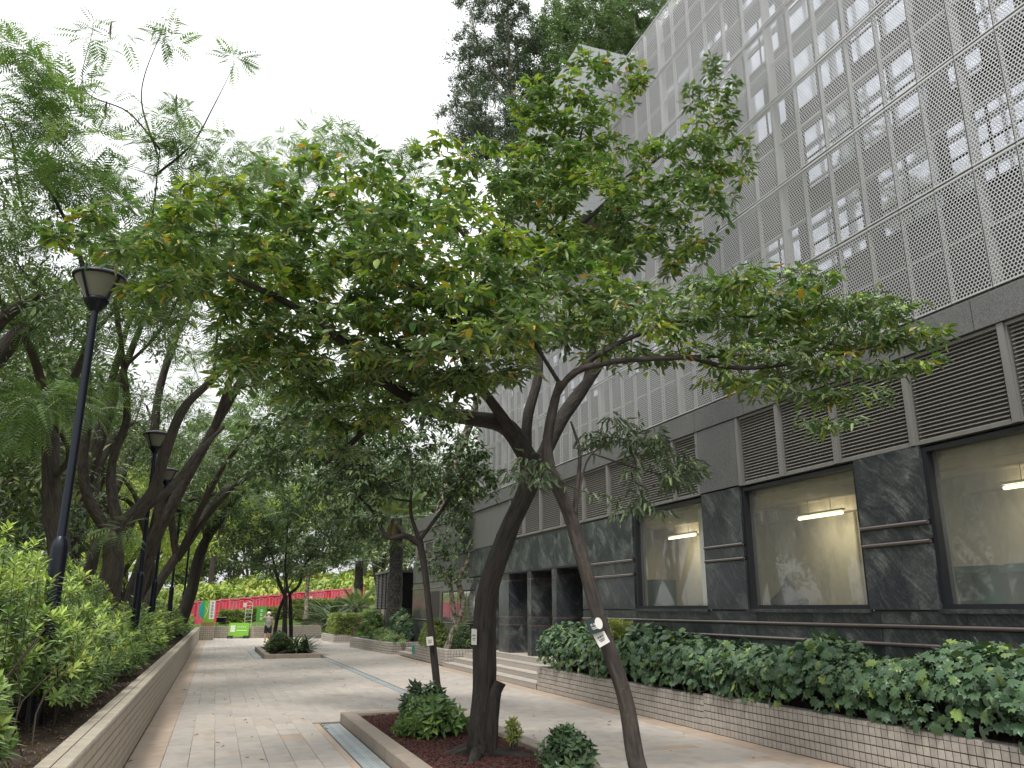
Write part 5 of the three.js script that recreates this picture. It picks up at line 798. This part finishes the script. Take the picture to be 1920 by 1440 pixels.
function strapPlant(label, base, r, n, len, seed) { const R = rng(seed), t = thing('strap_plant', label, 'plant', [base.x, base.y, base.z]), l = []; for (let i = 0; i < n; i++) { const a = R() * 6.28, e = 0.5 + 0.8 * R(), q = r * Math.sqrt(R()); l.push({ m: orient(V(Math.cos(a * 3) * q, 0, Math.sin(a * 3) * q), V(Math.cos(a) * Math.cos(e), Math.sin(e), Math.sin(a) * Math.cos(e)), V(0, 1, 0), len * (0.7 + 0.5 * R())), c: paint([[10, 0.07, 0.13, 0.04], [6, 0.14, 0.2, 0.07]], R) }); } scatter('leaves', t, strapLeaf, M.leafGloss, l); mesh('root_crown', lathe([[0.001, 0.08], [r * 0.5, 0.02], [r * 0.6, -0.04]], 8), M.soil, t); }
strapPlant('tuft of strap leaves in front of the three stems', V(3.55, 0.11, -36), 0.35, 150, 1.0, 51); strapPlant('arching strap leaved plant at the right of the far bed', V(3.95, 0.11, -36.6), 0.3, 110, 1.1, 52);
bush('low_plant', 'dark rounded plant at the left of the three stems', V(2.85, 0.11, -36.4), [0.5, 0.5], 0.8, 220, whorlBig, M.leafGloss, PAL.deep, 1.2, 53);
// clipped hedges, blocky
function clipped(label, x0, x1, z0, z1, y0, y1, n, pal, seed, yfn, geo = whorlFar, sc = 1.2) {
  const R = rng(seed), t = thing('clipped_hedge', label, 'hedge', [(x0 + x1) / 2, y0, (z0 + z1) / 2]), l = [];
  mesh('branches', bx(x0 + 0.14, x1 - 0.14, y0 - 0.1, y0 + (y1 - y0) * 0.75, z0 + 0.14, z1 - 0.14).translate(-t.position.x, -y0, -t.position.z), M.twig, t);
  for (let i = 0; i < n; i++) { let x = x0 + R() * (x1 - x0), z = z0 + R() * (z1 - z0), y = y0 + R() * (y1 - y0); const f = R(); if (f < 0.45) y = y1; else if (f < 0.75) z = z1; else if (f < 0.95) x = R() < 0.75 ? x0 : x1; const nrm = V(f >= 0.75 ? (x === x0 ? -1 : 1) : 0, f < 0.45 ? 1 : 0.5, f >= 0.45 && f < 0.75 ? 1 : 0); l.push({ m: orient(V(x + (R() - 0.5) * 0.1, y + (R() - 0.5) * 0.1 + (yfn ? yfn(x, z) : 0), z + (R() - 0.5) * 0.1).sub(t.position), V(R() - 0.5, R() - 0.5, R() - 0.5), nrm.add(V(R() - 0.5, R() * 0.5, R() - 0.5)).normalize(), sc * (0.8 + 0.5 * R())), c: paint(pal, R) }); }
  scatter('foliage', t, geo, M.leaf, l); return t;
}
clipped('clipped yellow green hedge in the small tiled planter', 7.05, 9.4, -52.8, -49.1, 0.4, 1.5, 3000, PAL.hedge, 61);
{ const big = clumpGeo(8, 0.25, 0.2, 0.1, 19);
  for (let i = 0; i < 5; i++) clipped(['clipped hedge behind the garden wall beside the banner', 'clipped hedge behind the garden wall at the green cart', 'clipped hedge behind the garden wall behind the standing man', 'clipped hedge on the lawn behind the three stems', 'clipped hedge on the lawn towards the palms'][i], 0.9 + i * 2.1, 2.9 + i * 2.1, -64.2 - i * 0.7, -63.2 - i * 0.7, hillH(1.9 + i * 2.1, -63.7 - i * 0.7) - 0.05, hillH(1.9 + i * 2.1, -63.7 - i * 0.7) + 0.75, 700, PAL.hedge, 62 + i, null, whorlFar, 1.8);
  clipped('long clipped hedge in front of the pink barriers', 6.2, 12.5, -70.2, -69.3, hillH(9, -69.7) - 0.05, hillH(9, -69.7) + 0.8, 1400, PAL.hedge, 69, null, whorlFar, 1.9);
  // bright undergrowth on the slope above the barriers
  const R = rng(71), l = []; for (let i = 0; i < 5200; i++) { const x = -7 + 26 * R(), z = -73.5 - 22 * R(), h = hillH(x, z); l.push({ m: orient(V(x, h + 0.2 + 2.2 * R() * (0.5 + fbm(x * 0.5 + 40, z * 0.5 + 200, 900, 900, 2, 2)), z), V(R() - 0.5, 0, R() - 0.5), V((R() - 0.5), 1, R() - 0.5).normalize(), 1.6 + 1.6 * R()), c: paint(PAL.bright, R) }); }
  tag(scatter('undergrowth', scene, big, M.leaf, l), 'bright yellow green undergrowth on the slope above the red barriers', 'undergrowth');
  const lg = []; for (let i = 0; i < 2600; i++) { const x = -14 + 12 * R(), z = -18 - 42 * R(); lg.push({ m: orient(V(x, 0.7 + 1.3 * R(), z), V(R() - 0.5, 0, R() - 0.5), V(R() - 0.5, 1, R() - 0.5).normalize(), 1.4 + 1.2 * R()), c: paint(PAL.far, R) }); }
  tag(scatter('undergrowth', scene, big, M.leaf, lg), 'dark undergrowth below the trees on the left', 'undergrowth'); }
bush('ground_cover', 'pale green ground cover in the planter before the vent housing', V(7.95, 0.4, -39.2), [0.55, 3.2], 0.5, 700, whorlBig, M.leaf, [[20, 0.14, 0.24, 0.06], [14, 0.2, 0.3, 0.08], [8, 0.1, 0.18, 0.05]], 1.2, 81);
bush('shrub', 'bluish green rounded shrub in front of the vent housing', V(8.45, 0.4, -38.2), [0.6, 1.2], 1.35, 420, whorlBig, M.leaf, PAL.schef, 1.3, 82);
bush('shrub', 'olive green shrub in the planter under the pale stemmed tree', V(8.15, 0.44, -31), [0.5, 1.1], 1.0, 520, whorlFar, M.leaf, PAL.hedge, 1.2, 83);
bush('shrub', 'dark shrub behind the pale stemmed tree by the wall', V(8.55, 0.44, -28.7), [0.3, 0.6], 0.9, 260, whorlFar, M.leaf, PAL.deep, 1.3, 84);
bush('shrub', 'red leaved shrub beside the clipped hedge', V(8.0, 0.3, -46.5), [0.4, 0.5], 0.9, 120, whorlBig, M.leaf, [[10, 0.22, 0.04, 0.05], [6, 0.1, 0.14, 0.04]], 1.3, 85);
bush('shrub', 'green shrub between the clipped hedge and the vent housing', V(8.5, 0.2, -45.6), [0.8, 1.1], 1.5, 420, whorlBig, M.leaf, PAL.azalea, 1.4, 86);
strapPlant('tall tuft of reeds on the lawn before the dark palm', V(8.0, 0.6, -57.5), 0.7, 220, 2.6, 87);

// ---------------------------------------------------------------- lamp posts
function lampPost(label, x, z, h) {
  const t = thing('lamp_post', label, 'lamp post', [x, 0.6, z], 0, 'dark lamp posts along the shrub bed'); t.scale.setScalar(1.1);
  mesh('pole', lathe([[0.045, 1.9], [0.045, h - 0.6], [0.041, h - 0.58], [0.041, h - 0.3]], 20), M.lampPost, t);
  mesh('base_sleeve', lathe([[0.15, -0.05], [0.15, 0.03], [0.082, 0.06], [0.082, 1.8], [0.076, 1.87], [0.046, 1.92]], 24), M.lampPost, t);
  mesh('access_door', bx(0.076, 0.088, 0.9, 1.3, -0.035, 0.035), M.lampPost, t);
  mesh('collar', lathe([[0.045, h - 0.32], [0.075, h - 0.29], [0.075, h - 0.265], [0.1, h - 0.26], [0.1, h - 0.235], [0.12, h - 0.23], [0.12, h - 0.205], [0.135, h - 0.2], [0.14, h - 0.17], [0.09, h - 0.15]], 28), M.lampPost, t);
  mesh('shade', lathe([[0.12, h - 0.17], [0.265, h + 0.08]], 28), M.lampGlass, t);
  for (let i = 0; i < 4; i++) { const a = i * Math.PI / 2 + 0.6; mesh('strut', tube([V(Math.cos(a) * 0.137, h - 0.185, Math.sin(a) * 0.137), V(Math.cos(a) * 0.28, h + 0.085, Math.sin(a) * 0.28)], [0.015, 0.015], 6, 0.2, 0, 1, true), M.lampPost, t); }
  mesh('cap', lathe([[0.255, h + 0.075], [0.29, h + 0.075], [0.29, h + 0.11], [0.24, h + 0.14], [0.1, h + 0.18], [0.001, h + 0.2]], 28), M.lampPost, t);
}
lampPost('tall dark lamp post rising from the shrubs nearest the camera', -1.7, -10.8, 4.8);
lampPost('second dark lamp post along the shrub bed', -1.55, -20.8, 4.75); lampPost('third dark lamp post along the shrub bed', -1.55, -26.4, 4.75);
lampPost('fourth dark lamp post near the end of the shrub bed', -1.4, -34.5, 4.75); lampPost('farthest dark lamp post beside the leaning tree', -1.15, -42.5, 4.75);
for (const [x, z, k] of [[5.5, -75, 'thin dark lamp pole on the hill above the barriers'], [1.4, -77, 'thin dark lamp pole on the hill left of the stems']]) { const t = thing('slim_lamp', k, 'lamp post', [x, hillH(x, z), z]); mesh('pole', cyl(0.05, 0.04, 3.6, 0, -0.2, 0, 10), M.lampPost, t); mesh('head', lathe([[0.04, 3.3], [0.16, 3.5], [0.16, 3.55], [0.001, 3.65]], 14), M.lampPost, t); }

// ---------------------------------------------------------------- vent housing
{
  const t = thing('vent_housing', 'louvred vent housing of beige and grey panels behind the palm', 'vent housing', [9.2, 0.3, -44.5]), H = 3.55;
  mesh('core', bx(0.08, 2.3, 0, H - 0.06, -4.4, -0.08), M.greyPanel, t); mesh('cap', bx(-0.06, 2.4, H - 0.05, H + 0.08, -4.5, 0.06), M.greyPanel, t); mesh('plinth', bx(-0.1, 2.4, -0.32, 0.06, -4.5, 0.1), M.kerb, t);
  const slat = new THREE.BoxGeometry(0.09, 0.012, 1.0).rotateZ(0.6), slatF = new THREE.BoxGeometry(2.0, 0.012, 0.09).rotateX(0.6);
  for (let k = 0; k < 4; k++) { const z = -0.3 - k * 1.1; if (k % 2 === 0 || true) { const beige = k % 2 === 1; mesh('side_panel', bx(0, 0.07, 0.08, 1.55, z - 1.05, z), beige ? M.beigeTile[0] : M.greyPanel, t); for (let i = 0; i < 22; i++) { const s = mesh('slat', slat, beige ? M.mullion : M.louvre, t); s.position.set(0.04, 1.64 + i * 0.085, z - 0.52); } } mesh('corner_post', bx(-0.02, 0.075, 0.07, H - 0.055, z + 0.005, z + 0.045), M.frameDark, t); }
  mesh('front_panel', bx(0.05, 2.3, 0.08, 1.55, -0.06, 0), M.frameDark, t); for (let i = 0; i < 22; i++) { const s = mesh('slat', slatF, M.frameDark, t); s.position.set(1.15, 1.64 + i * 0.085, -0.02); } mesh('corner_post', bx(-0.02, 0.1, 0.07, H - 0.055, -0.24, 0.03), M.frameDark, t);
}
// ---------------------------------------------------------------- red barriers on the slope
{
  const N = 19, P0 = [-1.5, -65.2], P1 = [12.6, -72.4];
  const wherePink = (i) => i === 0 ? 'leftmost red plastic barrier panel behind the banner' : i === N - 1 ? 'rightmost red plastic barrier panel high on the slope' : `red plastic barrier panel, ${['', 'second', 'third', 'fourth', 'fifth', 'sixth', 'seventh', 'eighth', 'ninth', 'tenth', 'eleventh', 'twelfth', 'thirteenth', 'fourteenth', 'fifteenth', 'sixteenth', 'seventeenth', 'eighteenth'][i]} from the left in the row on the slope`;
  const g = [bx(-0.5, 0.5, 0.14, 1.78, -0.04, 0.04)], ribs = [];
  for (const s of [-0.3, 0.3]) ribs.push(bx(s - 0.17, s - 0.13, 0.3, 1.55, 0.042, 0.075), bx(s + 0.13, s + 0.17, 0.3, 1.55, 0.042, 0.075), bx(s - 0.12, s + 0.12, 1.5, 1.55, 0.042, 0.07), bx(s - 0.12, s + 0.12, 0.85, 0.9, 0.042, 0.07)); ribs.push(bx(-0.5, 0.5, 1.7, 1.8, 0.042, 0.09));
  const gb = join(g), gr = join(ribs), feet = join([bx(-0.42, -0.2, 0, 0.14, -0.3, 0.3), bx(0.2, 0.42, 0, 0.14, -0.3, 0.3)]), ring = join([bx(-0.535, -0.5, 0.3, 0.5, -0.03, 0.03), bx(0.5, 0.535, 1.2, 1.4, -0.03, 0.03)]);
  for (let i = 0; i < N; i++) {
    const f = (i + 0.5) / N, x = P0[0] + (P1[0] - P0[0]) * f, z = P0[1] + (P1[1] - P0[1]) * f + 0.25 * Math.sin(i * 1.7), t = thing('plastic_barrier', wherePink(i), 'barrier', [x, hillH(x, z) - 0.05, z], Math.atan2(-(P1[1] - P0[1]), P1[0] - P0[0]) + 0.06 * Math.sin(i * 2.3), 'red barriers on the slope');
    t.scale.setScalar(0.92); const tone = [M.barrier, M.barrier2, M.barrier3][(i * 7) % 3]; mesh('body', gb, tone, t); mesh('rib', gr, M.barrierRib, t); mesh('foot', feet, tone, t); mesh('hinge', ring, tone, t);
    if (i === 5 || i === 12 || i === 9) mesh('notice', bx(-0.14, 0.14, 1.0, 1.35, 0.08, 0.095), M.white, t);
  }
}
// ---------------------------------------------------------------- signs and small things at the far end
const strokes = (x0, y0, w, h, rows, cols, z, seed) => { const R = rng(seed), out = []; for (let r = 0; r < rows; r++) for (let c = 0; c < cols; c++) { const cx = x0 + (c + 0.5) * w / cols, cy = y0 - (r + 0.5) * h / rows, s = Math.min(w / cols, h / rows) * 0.4; out.push(bx(cx - s, cx + s, cy + s * 0.5, cy + s * 0.72, z, z + 0.004), bx(cx - s * 0.8, cx + s * 0.8, cy - s * 0.75, cy - s * 0.5, z, z + 0.004), bx(cx - s * 0.12, cx + s * 0.12, cy - s, cy + s, z + 0.004, z + 0.008)); if (R() < 0.7) out.push(bx(cx - s * 0.75, cx - s * 0.5, cy - s * 0.4, cy + s * 0.4, z, z + 0.004)); if (R() < 0.7) out.push(bx(cx + s * 0.45, cx + s * 0.7, cy - s * 0.45, cy + s * 0.3, z, z + 0.004)); } return join(out); };
{
  const t = thing('banner_sign', 'upright white and green banner with a teal disc on the tiled pier', 'sign', [0.05, 0.82, -56]);
  mesh('stand', bx(-0.38, 0.36, 0, 0.24, -0.18, 0.12), M.wood, t); mesh('board', bx(-0.3, 0.34, 0.24, 1.55, -0.02, 0.02), M.signGreen, t); mesh('white_strip', bx(0.02, 0.33, 0.42, 1.54, 0.022, 0.03), M.white, t); mesh('lettering', strokes(0.06, 1.5, 0.24, 1.0, 5, 1, 0.031, 4), M.ink, t);
  mesh('disc', new THREE.CylinderGeometry(0.5, 0.5, 0.03, 30).rotateX(Math.PI / 2).scale(0.62, 1.1, 1).translate(-0.3, 1.0, -0.04), M.teal, t); mesh('ornament', [tube([V(-0.22, 0.5, 0.026), V(-0.1, 0.9, 0.026), V(-0.02, 1.4, 0.026)], [0.03, 0.02], 5, 0.1, 0), tube([V(-0.1, 0.9, 0.026), V(-0.24, 1.2, 0.026)], [0.025, 0.015], 5, 0.1, 0)], M.plate, t);
}
{
  const t = thing('notice_cart', 'bright green notice board on dark wheeled feet before the garden wall', 'notice board', [2.0, 0, -57.9], -0.1);
  const b = bx(-0.62, 0.62, 0.12, 0.98, -0.03, 0.03).rotateX(-0.12); mesh('board', b, M.signGreen, t); mesh('picture', bx(-0.52, -0.24, 0.4, 0.82, 0.033, 0.042).rotateX(-0.12), M.plate, t); mesh('lettering', strokes(-0.14, 0.8, 0.6, 0.16, 1, 5, 0.034, 8).rotateX(-0.12), M.white, t); mesh('small_lettering', bx(-0.14, 0.5, 0.48, 0.52, 0.034, 0.04).rotateX(-0.12), M.white, t);
  for (const s of [-1, 1]) { const f = mesh('foot', bx(s * 0.5 - 0.17, s * 0.5 + 0.17, 0.07, 0.17, -0.25, 0.28), M.dark, t); mesh('wheel', [new THREE.CylinderGeometry(0.07, 0.07, 0.05, 12).rotateZ(Math.PI / 2).translate(s * 0.5 - 0.12, 0.07, 0.24), new THREE.CylinderGeometry(0.07, 0.07, 0.05, 12).rotateZ(Math.PI / 2).translate(s * 0.5 + 0.12, 0.07, 0.24)], M.tyre, f); }
}
{
  const x = 3.5, z = -60.6, y = hillH(x, z) + 0.05, t = thing('green_sign', 'upright green sign with white lettering behind the garden wall', 'sign', [x, y, z]);
  mesh('board', bx(-0.33, 0.33, 0.3, 1.35, -0.02, 0.02), M.signDeep, t); for (const s of [-0.25, 0.25]) mesh('leg', bx(s - 0.02, s + 0.02, -0.1, 0.3, -0.015, 0.015), M.steel, t); mesh('lettering', strokes(-0.12, 1.2, 0.24, 0.8, 3, 1, 0.022, 12), M.white, t);
  const u = thing('lattice_stand', 'white metal lattice stand beside the green sign', 'stand', [x - 0.85, y, z]); for (const s of [-0.22, 0.22]) mesh('upright', cyl(0.014, 0.014, 1.55, s, -0.1, 0, 8), M.white, u); for (let i = 0; i < 6; i++) mesh('rung', bx(-0.22, 0.22, 0.15 + i * 0.25, 0.168 + i * 0.25, -0.008, 0.008), M.white, u); mesh('hoop', new THREE.TorusGeometry(0.22, 0.013, 6, 16, Math.PI).translate(0, 1.44, 0), M.white, u);
}
{ const x = 0.9, z = -61.5, t = thing('folding_table', 'small dark folding table in front of the red barriers', 'table', [x, hillH(x, z), z]); mesh('top', bx(-0.35, 0.35, 0.62, 0.66, -0.25, 0.25), M.steel, t); for (const [a, b] of [[-1, -1], [-1, 1], [1, -1], [1, 1]]) mesh('leg', bx(a * 0.3 - 0.015, a * 0.3 + 0.015, -0.05, 0.62, b * 0.2 - 0.015, b * 0.2 + 0.015), M.dark, t); mesh('apron', bx(-0.32, 0.32, 0.3, 0.615, -0.2, -0.17), M.dark, t); }
{ const t = thing('pavilion', 'brown pavilion roof glimpsed among the hill greenery', 'pavilion', [7.2, hillH(7.2, -92), -92]); mesh('roof', new THREE.ConeGeometry(3.2, 0.9, 4).rotateY(Math.PI / 4).translate(0, 3.6, 0), M.wood, t); for (const [a, b] of [[-1, -1], [1, -1], [-1, 1], [1, 1]]) mesh('post', cyl(0.1, 0.1, 3.3, a * 1.6, -0.2, b * 1.6, 8), M.wood, t); }
// plates tied to trunks, teal plate on the planter corner
function plate(label, p, turn, tilt, w, h, mat, ink, seed) { const t = thing('trunk_plate', label, 'plate', [p.x, p.y, p.z], turn); t.rotation.z = tilt; mesh('plate', bx(-w / 2, w / 2, -h / 2, h / 2, -0.004, 0.004), mat, t); mesh('lettering', strokes(-w * 0.3, h * 0.2, w * 0.6, h * 0.22, 1, 3, 0.005, seed), ink, t); mesh('small_lettering', [bx(-w * 0.25, w * 0.25, -h * 0.12, -h * 0.08, 0.005, 0.007), bx(-w * 0.2, w * 0.2, -h * 0.22, -h * 0.18, 0.005, 0.007)], ink, t); mesh('wire', new THREE.TorusGeometry(0.105, 0.003, 5, 20).rotateX(Math.PI / 2).translate(0.06, h * 0.48, -0.1), M.ink, t); return t; }
plate('white plate on the leaning trunk', pt(1127, 1196, -7.64), -0.35, 0.5, 0.12, 0.15, M.plate, M.ink, 3);
{ const d = plate('dark plate with pale oval picture above the white plate on the leaning trunk', pt(1115, 1173, -7.62), -0.35, 0.28, 0.15, 0.15, M.plateDark, M.plate, 6); mesh('oval_picture', new THREE.CylinderGeometry(0.05, 0.05, 0.004, 20).rotateX(Math.PI / 2).scale(0.75, 1.15, 1).translate(0.045, 0.01, 0.008), M.plate, d); }
plate('small white plate on the thin straight trunk', pt(806, 1202, -14.48), -0.2, 0.12, 0.12, 0.15, M.plate, M.ink, 9);
plate('narrow white plate on the left side of the thick trunk', pt(889, 1194, -10.55), -1.15, 0, 0.1, 0.2, M.plate, M.ink, 10);
{ const t = thing('wall_plate', 'teal plate with a symbol on the planter corner', 'plate', [7.72, 0.36, -32.6]); mesh('plate', bx(-0.006, 0, -0.16, 0.16, -0.2, 0.2), M.teal, t); mesh('symbol', [bx(-0.011, -0.007, -0.1, 0.1, -0.03, 0.03), bx(-0.011, -0.007, 0.0, 0.05, -0.1, -0.035)], M.ink, t); }
// vehicle and tarpaulin glimpsed through the trunks
{ const t = thing('parked_car', 'white car glimpsed through the tree trunks on the left', 'car', [-5.6, 0.66, -34], 0.1);
  const s = new THREE.Shape(); [[-2.1, 0.35], [-2.1, 0.8], [-1.5, 0.95], [-0.9, 1.42], [0.8, 1.45], [1.5, 0.98], [2.1, 0.85], [2.15, 0.35]].forEach(([x, y], i) => i ? s.lineTo(x, y) : s.moveTo(x, y)); mesh('body', new THREE.ExtrudeGeometry(s, { depth: 1.6, bevelSize: 0.06, bevelThickness: 0.06, bevelSegments: 2 }).translate(0, 0, -0.8), M.car, t);
  for (const z of [-0.87, 0.87]) { mesh('side_window', bx(-0.85, 0.75, 1.0, 1.34, z - 0.005, z + 0.005), M.dark, t); for (const x of [-1.35, 1.35]) { const w = mesh('wheel', new THREE.CylinderGeometry(0.32, 0.32, 0.2, 18).rotateX(Math.PI / 2).translate(x, 0.32, z * 0.9), M.tyre, t); mesh('rim', new THREE.CylinderGeometry(0.18, 0.18, 0.22, 12).rotateX(Math.PI / 2).translate(x, 0.32, z * 0.9), M.steel, w); } } for (const z of [-0.6, 0.6]) mesh('headlight', bx(2.19, 2.23, 0.6, 0.75, z - 0.15, z + 0.15), M.white, t); }
{ const t = thing('tarpaulin', 'light blue tarpaulin heap beyond the leaning tree', 'tarpaulin', [-2.6, 0.6, -56]); const g = new THREE.SphereGeometry(1, 20, 12, 0, Math.PI * 2, 0, Math.PI / 2), p = g.attributes.position; for (let i = 0; i < p.count; i++) { const k = 1 + 0.3 * (fbm(p.getX(i) * 2 + 9, p.getZ(i) * 2 + p.getY(i) + 9, 99, 99, 3, 3) - 0.5); p.setXYZ(i, p.getX(i) * 1.3 * k, p.getY(i) * 1.5 * k - 0.05, p.getZ(i) * 0.9 * k); } g.computeVertexNormals(); mesh('sheet', g, M.tarp, t); mesh('rope', new THREE.TorusGeometry(1.18, 0.02, 5, 30).rotateX(Math.PI / 2).scale(1, 1, 0.72).translate(0, 0.5, 0), M.white, t); }
// ---------------------------------------------------------------- the man standing at the end of the path, seen from behind
{
  const t = thing('person', 'person in grey shirt and black shorts seen from behind, hand raised to the head', 'person', [3.34, 0, -50.4], 0.15);
  const cap = (p, a, b, ra, rb) => { const ab = b.clone().sub(a), h = Math.min(1, Math.max(0, p.clone().sub(a).dot(ab) / ab.lengthSq())); return p.distanceTo(a.clone().addScaledVector(ab, h)) - (ra + (rb - ra) * h); };
  const smin = (a, b, k) => { const h = Math.max(k - Math.abs(a - b), 0) / k; return Math.min(a, b) - h * h * k * 0.25; };
  const sdf = (bones, k, lo, hi, cell, mat, name) => {
    const size = Math.max(hi.x - lo.x, hi.y - lo.y, hi.z - lo.z), res = Math.ceil(size / cell) + 4, mc = new MarchingCubes(res, mat, false, false, 120000); mc.isolation = 0;
    const q = V(0, 0, 0), ctr = lo.clone().add(hi).multiplyScalar(0.5), hs = size / 2 * (1 + 4 / res), f = mc.field, H = res / 2;
    for (let z = 0; z < res; z++) for (let y = 0; y < res; y++) for (let x = 0; x < res; x++) {
      q.set(ctr.x + (x - H) / H * hs, ctr.y + (y - H) / H * hs, ctr.z + (z - H) / H * hs); let d = 9;
      if (q.x > lo.x - 0.05 && q.x < hi.x + 0.05 && q.z > lo.z - 0.05 && q.z < hi.z + 0.05) for (const [a, b, ra, rb] of bones) d = smin(d, cap(q, a, b, ra, rb), k);
      f[z * res * res + y * res + x] = -d;
    }
    mc.update(); const n = mc.count, g = new THREE.BufferGeometry(), P = mc.positionArray.slice(0, n * 3), N = mc.normalArray.slice(0, n * 3);
    for (let i = 0; i < n * 3; i += 3) { P[i] = ctr.x + P[i] * hs; P[i + 1] = ctr.y + P[i + 1] * hs; P[i + 2] = ctr.z + P[i + 2] * hs; }
    g.setAttribute('position', new THREE.BufferAttribute(P, 3)); g.setAttribute('normal', new THREE.BufferAttribute(N, 3)); g.computeVertexNormals(); return g;
  };
  const S = (x) => x, hip = [V(-0.09, 0.88, 0), V(0.09, 0.88, 0)], knee = [V(-0.12, 0.48, -0.01), V(0.13, 0.47, 0.02)], ank = [V(-0.13, 0.09, 0.03), V(0.15, 0.09, 0.0)];
  const sho = [V(-0.18, 1.36, -0.04), V(0.18, 1.34, -0.04)], elb = [V(-0.3, 1.3, -0.2), V(0.25, 1.08, -0.03)], wri = [V(-0.16, 1.46, -0.2), V(0.25, 0.86, -0.09)];
  const neck = V(0, 1.43, -0.06), head = V(0.01, 1.56, -0.1);
  const bones = [[V(0, 0.93, 0), V(0, 1.15, -0.01), 0.135, 0.13], [V(0, 1.15, -0.01), V(0, 1.34, -0.04), 0.14, 0.13], [V(-0.1, 1.3, -0.03), sho[0], 0.09, 0.07], [V(0.1, 1.3, -0.03), sho[1], 0.09, 0.07], [V(0, 1.36, -0.04), neck, 0.065, 0.058], [neck, head, 0.056, 0.07]];
  for (const i of [0, 1]) bones.push([hip[i], knee[i], 0.095, 0.06], [knee[i], ank[i], 0.06, 0.04], [ank[i].clone().add(V(0, -0.04, 0.03)), ank[i].clone().add(V(0, -0.05, -0.14)), 0.04, 0.035], [sho[i], elb[i], 0.056, 0.043], [elb[i], wri[i], 0.042, 0.03]);
  const bodyGeo = sdf(bones, 0.05, V(-0.42, -0.02, -0.36), V(0.42, 1.62, 0.22), 0.016, M.skin);
  const headBones = [[head.clone().add(V(0, 0.02, 0.015)), head.clone().add(V(0, 0.05, 0.0)), 0.098, 0.095], [head.clone().add(V(0, -0.06, -0.04)), head.clone().add(V(0, 0, -0.02)), 0.06, 0.075], [head.clone().add(V(0, -0.01, -0.09)), head.clone().add(V(0, -0.025, -0.112)), 0.016, 0.014], [head.clone().add(V(-0.09, 0, 0.005)), head.clone().add(V(-0.095, 0.03, 0.01)), 0.018, 0.02], [head.clone().add(V(0.09, 0, 0.005)), head.clone().add(V(0.095, 0.03, 0.01)), 0.018, 0.02], [head.clone().add(V(-0.02, -0.065, -0.088)), head.clone().add(V(0.02, -0.065, -0.088)), 0.01, 0.01]];
  const headGeo = sdf(headBones, 0.02, V(-0.14, 1.42, -0.26), V(0.16, 1.74, 0.06), 0.007, M.skin);
  const hand = (w, d, u) => { const s = new THREE.Vector3().crossVectors(d, u).normalize(), b = [[w, w.clone().addScaledVector(d, 0.08), 0.028, 0.032]]; [-0.03, -0.01, 0.01, 0.03].forEach((o, i) => { const r = w.clone().addScaledVector(d, 0.08).addScaledVector(s, o), l = [0.06, 0.075, 0.07, 0.055][i], m = r.clone().addScaledVector(d, l * 0.55).addScaledVector(u, -0.008), e = m.clone().addScaledVector(d, l * 0.4).addScaledVector(u, -0.022); b.push([r, m, 0.0095, 0.009], [m, e, 0.009, 0.008]); }); const th = w.clone().addScaledVector(d, 0.03).addScaledVector(s, -0.03); b.push([th, th.clone().addScaledVector(d, 0.05).addScaledVector(s, -0.025), 0.012, 0.009]); const lo = w.clone().addScalar(-0.2), hi = w.clone().addScalar(0.2); return sdf(b, 0.012, lo, hi, 0.006, M.skin); };
  const handL = hand(wri[0], V(0.55, 0.8, 0.2).normalize(), V(0.2, 0, -1)), handR = hand(wri[1], V(0, -0.97, -0.2).normalize(), V(-1, 0, 0));
  mesh('body', join([bodyGeo, headGeo, handL, handR]), M.skin, t);
  const shirt = [[V(0, 0.9, 0), V(0, 1.15, -0.01), 0.165, 0.158], [V(0, 1.15, -0.01), V(0, 1.33, -0.04), 0.162, 0.14], [V(-0.1, 1.31, -0.03), sho[0], 0.1, 0.085], [V(0.1, 1.31, -0.03), sho[1], 0.1, 0.085], [sho[0], sho[0].clone().lerp(elb[0], 0.75), 0.078, 0.07], [sho[1], sho[1].clone().lerp(elb[1], 0.75), 0.078, 0.07]];
  mesh('shirt', sdf(shirt, 0.05, V(-0.4, 0.72, -0.3), V(0.4, 1.48, 0.22), 0.014, M.shirt), M.shirt, t);
  mesh('shorts', sdf([[V(-0.06, 0.86, 0), V(0.06, 0.86, 0), 0.14, 0.14], [hip[0], hip[0].clone().lerp(knee[0], 0.72), 0.115, 0.105], [hip[1], hip[1].clone().lerp(knee[1], 0.72), 0.115, 0.105]], 0.03, V(-0.3, 0.48, -0.2), V(0.3, 1.0, 0.2), 0.012, M.shorts), M.shorts, t);
  const hc = head.clone().add(V(0, 0.045, 0.005)); mesh('cap', [new THREE.SphereGeometry(0.113, 20, 12, 0, Math.PI * 2, 0, Math.PI * 0.5).translate(hc.x, hc.y, hc.z), new THREE.CylinderGeometry(0.07, 0.07, 0.012, 16).scale(1, 1, 0.9).translate(hc.x, hc.y + 0.01, hc.z - 0.12)], M.cap, t);
  for (const i of [0, 1]) mesh('shoe', sdf([[ank[i].clone().add(V(0, -0.045, 0.035)), ank[i].clone().add(V(0, -0.05, -0.15)), 0.045, 0.04]], 0.01, ank[i].clone().add(V(-0.09, -0.1, -0.24)), ank[i].clone().add(V(0.09, 0.08, 0.12)), 0.01, M.shoe), M.shoe, t);
  for (const s of [-0.035, 0.035]) mesh('eye', new THREE.SphereGeometry(0.011, 8, 6).translate(head.x + s, head.y + 0.015, head.z - 0.092), M.ink, t);
}
renderer.render(scene, camera);
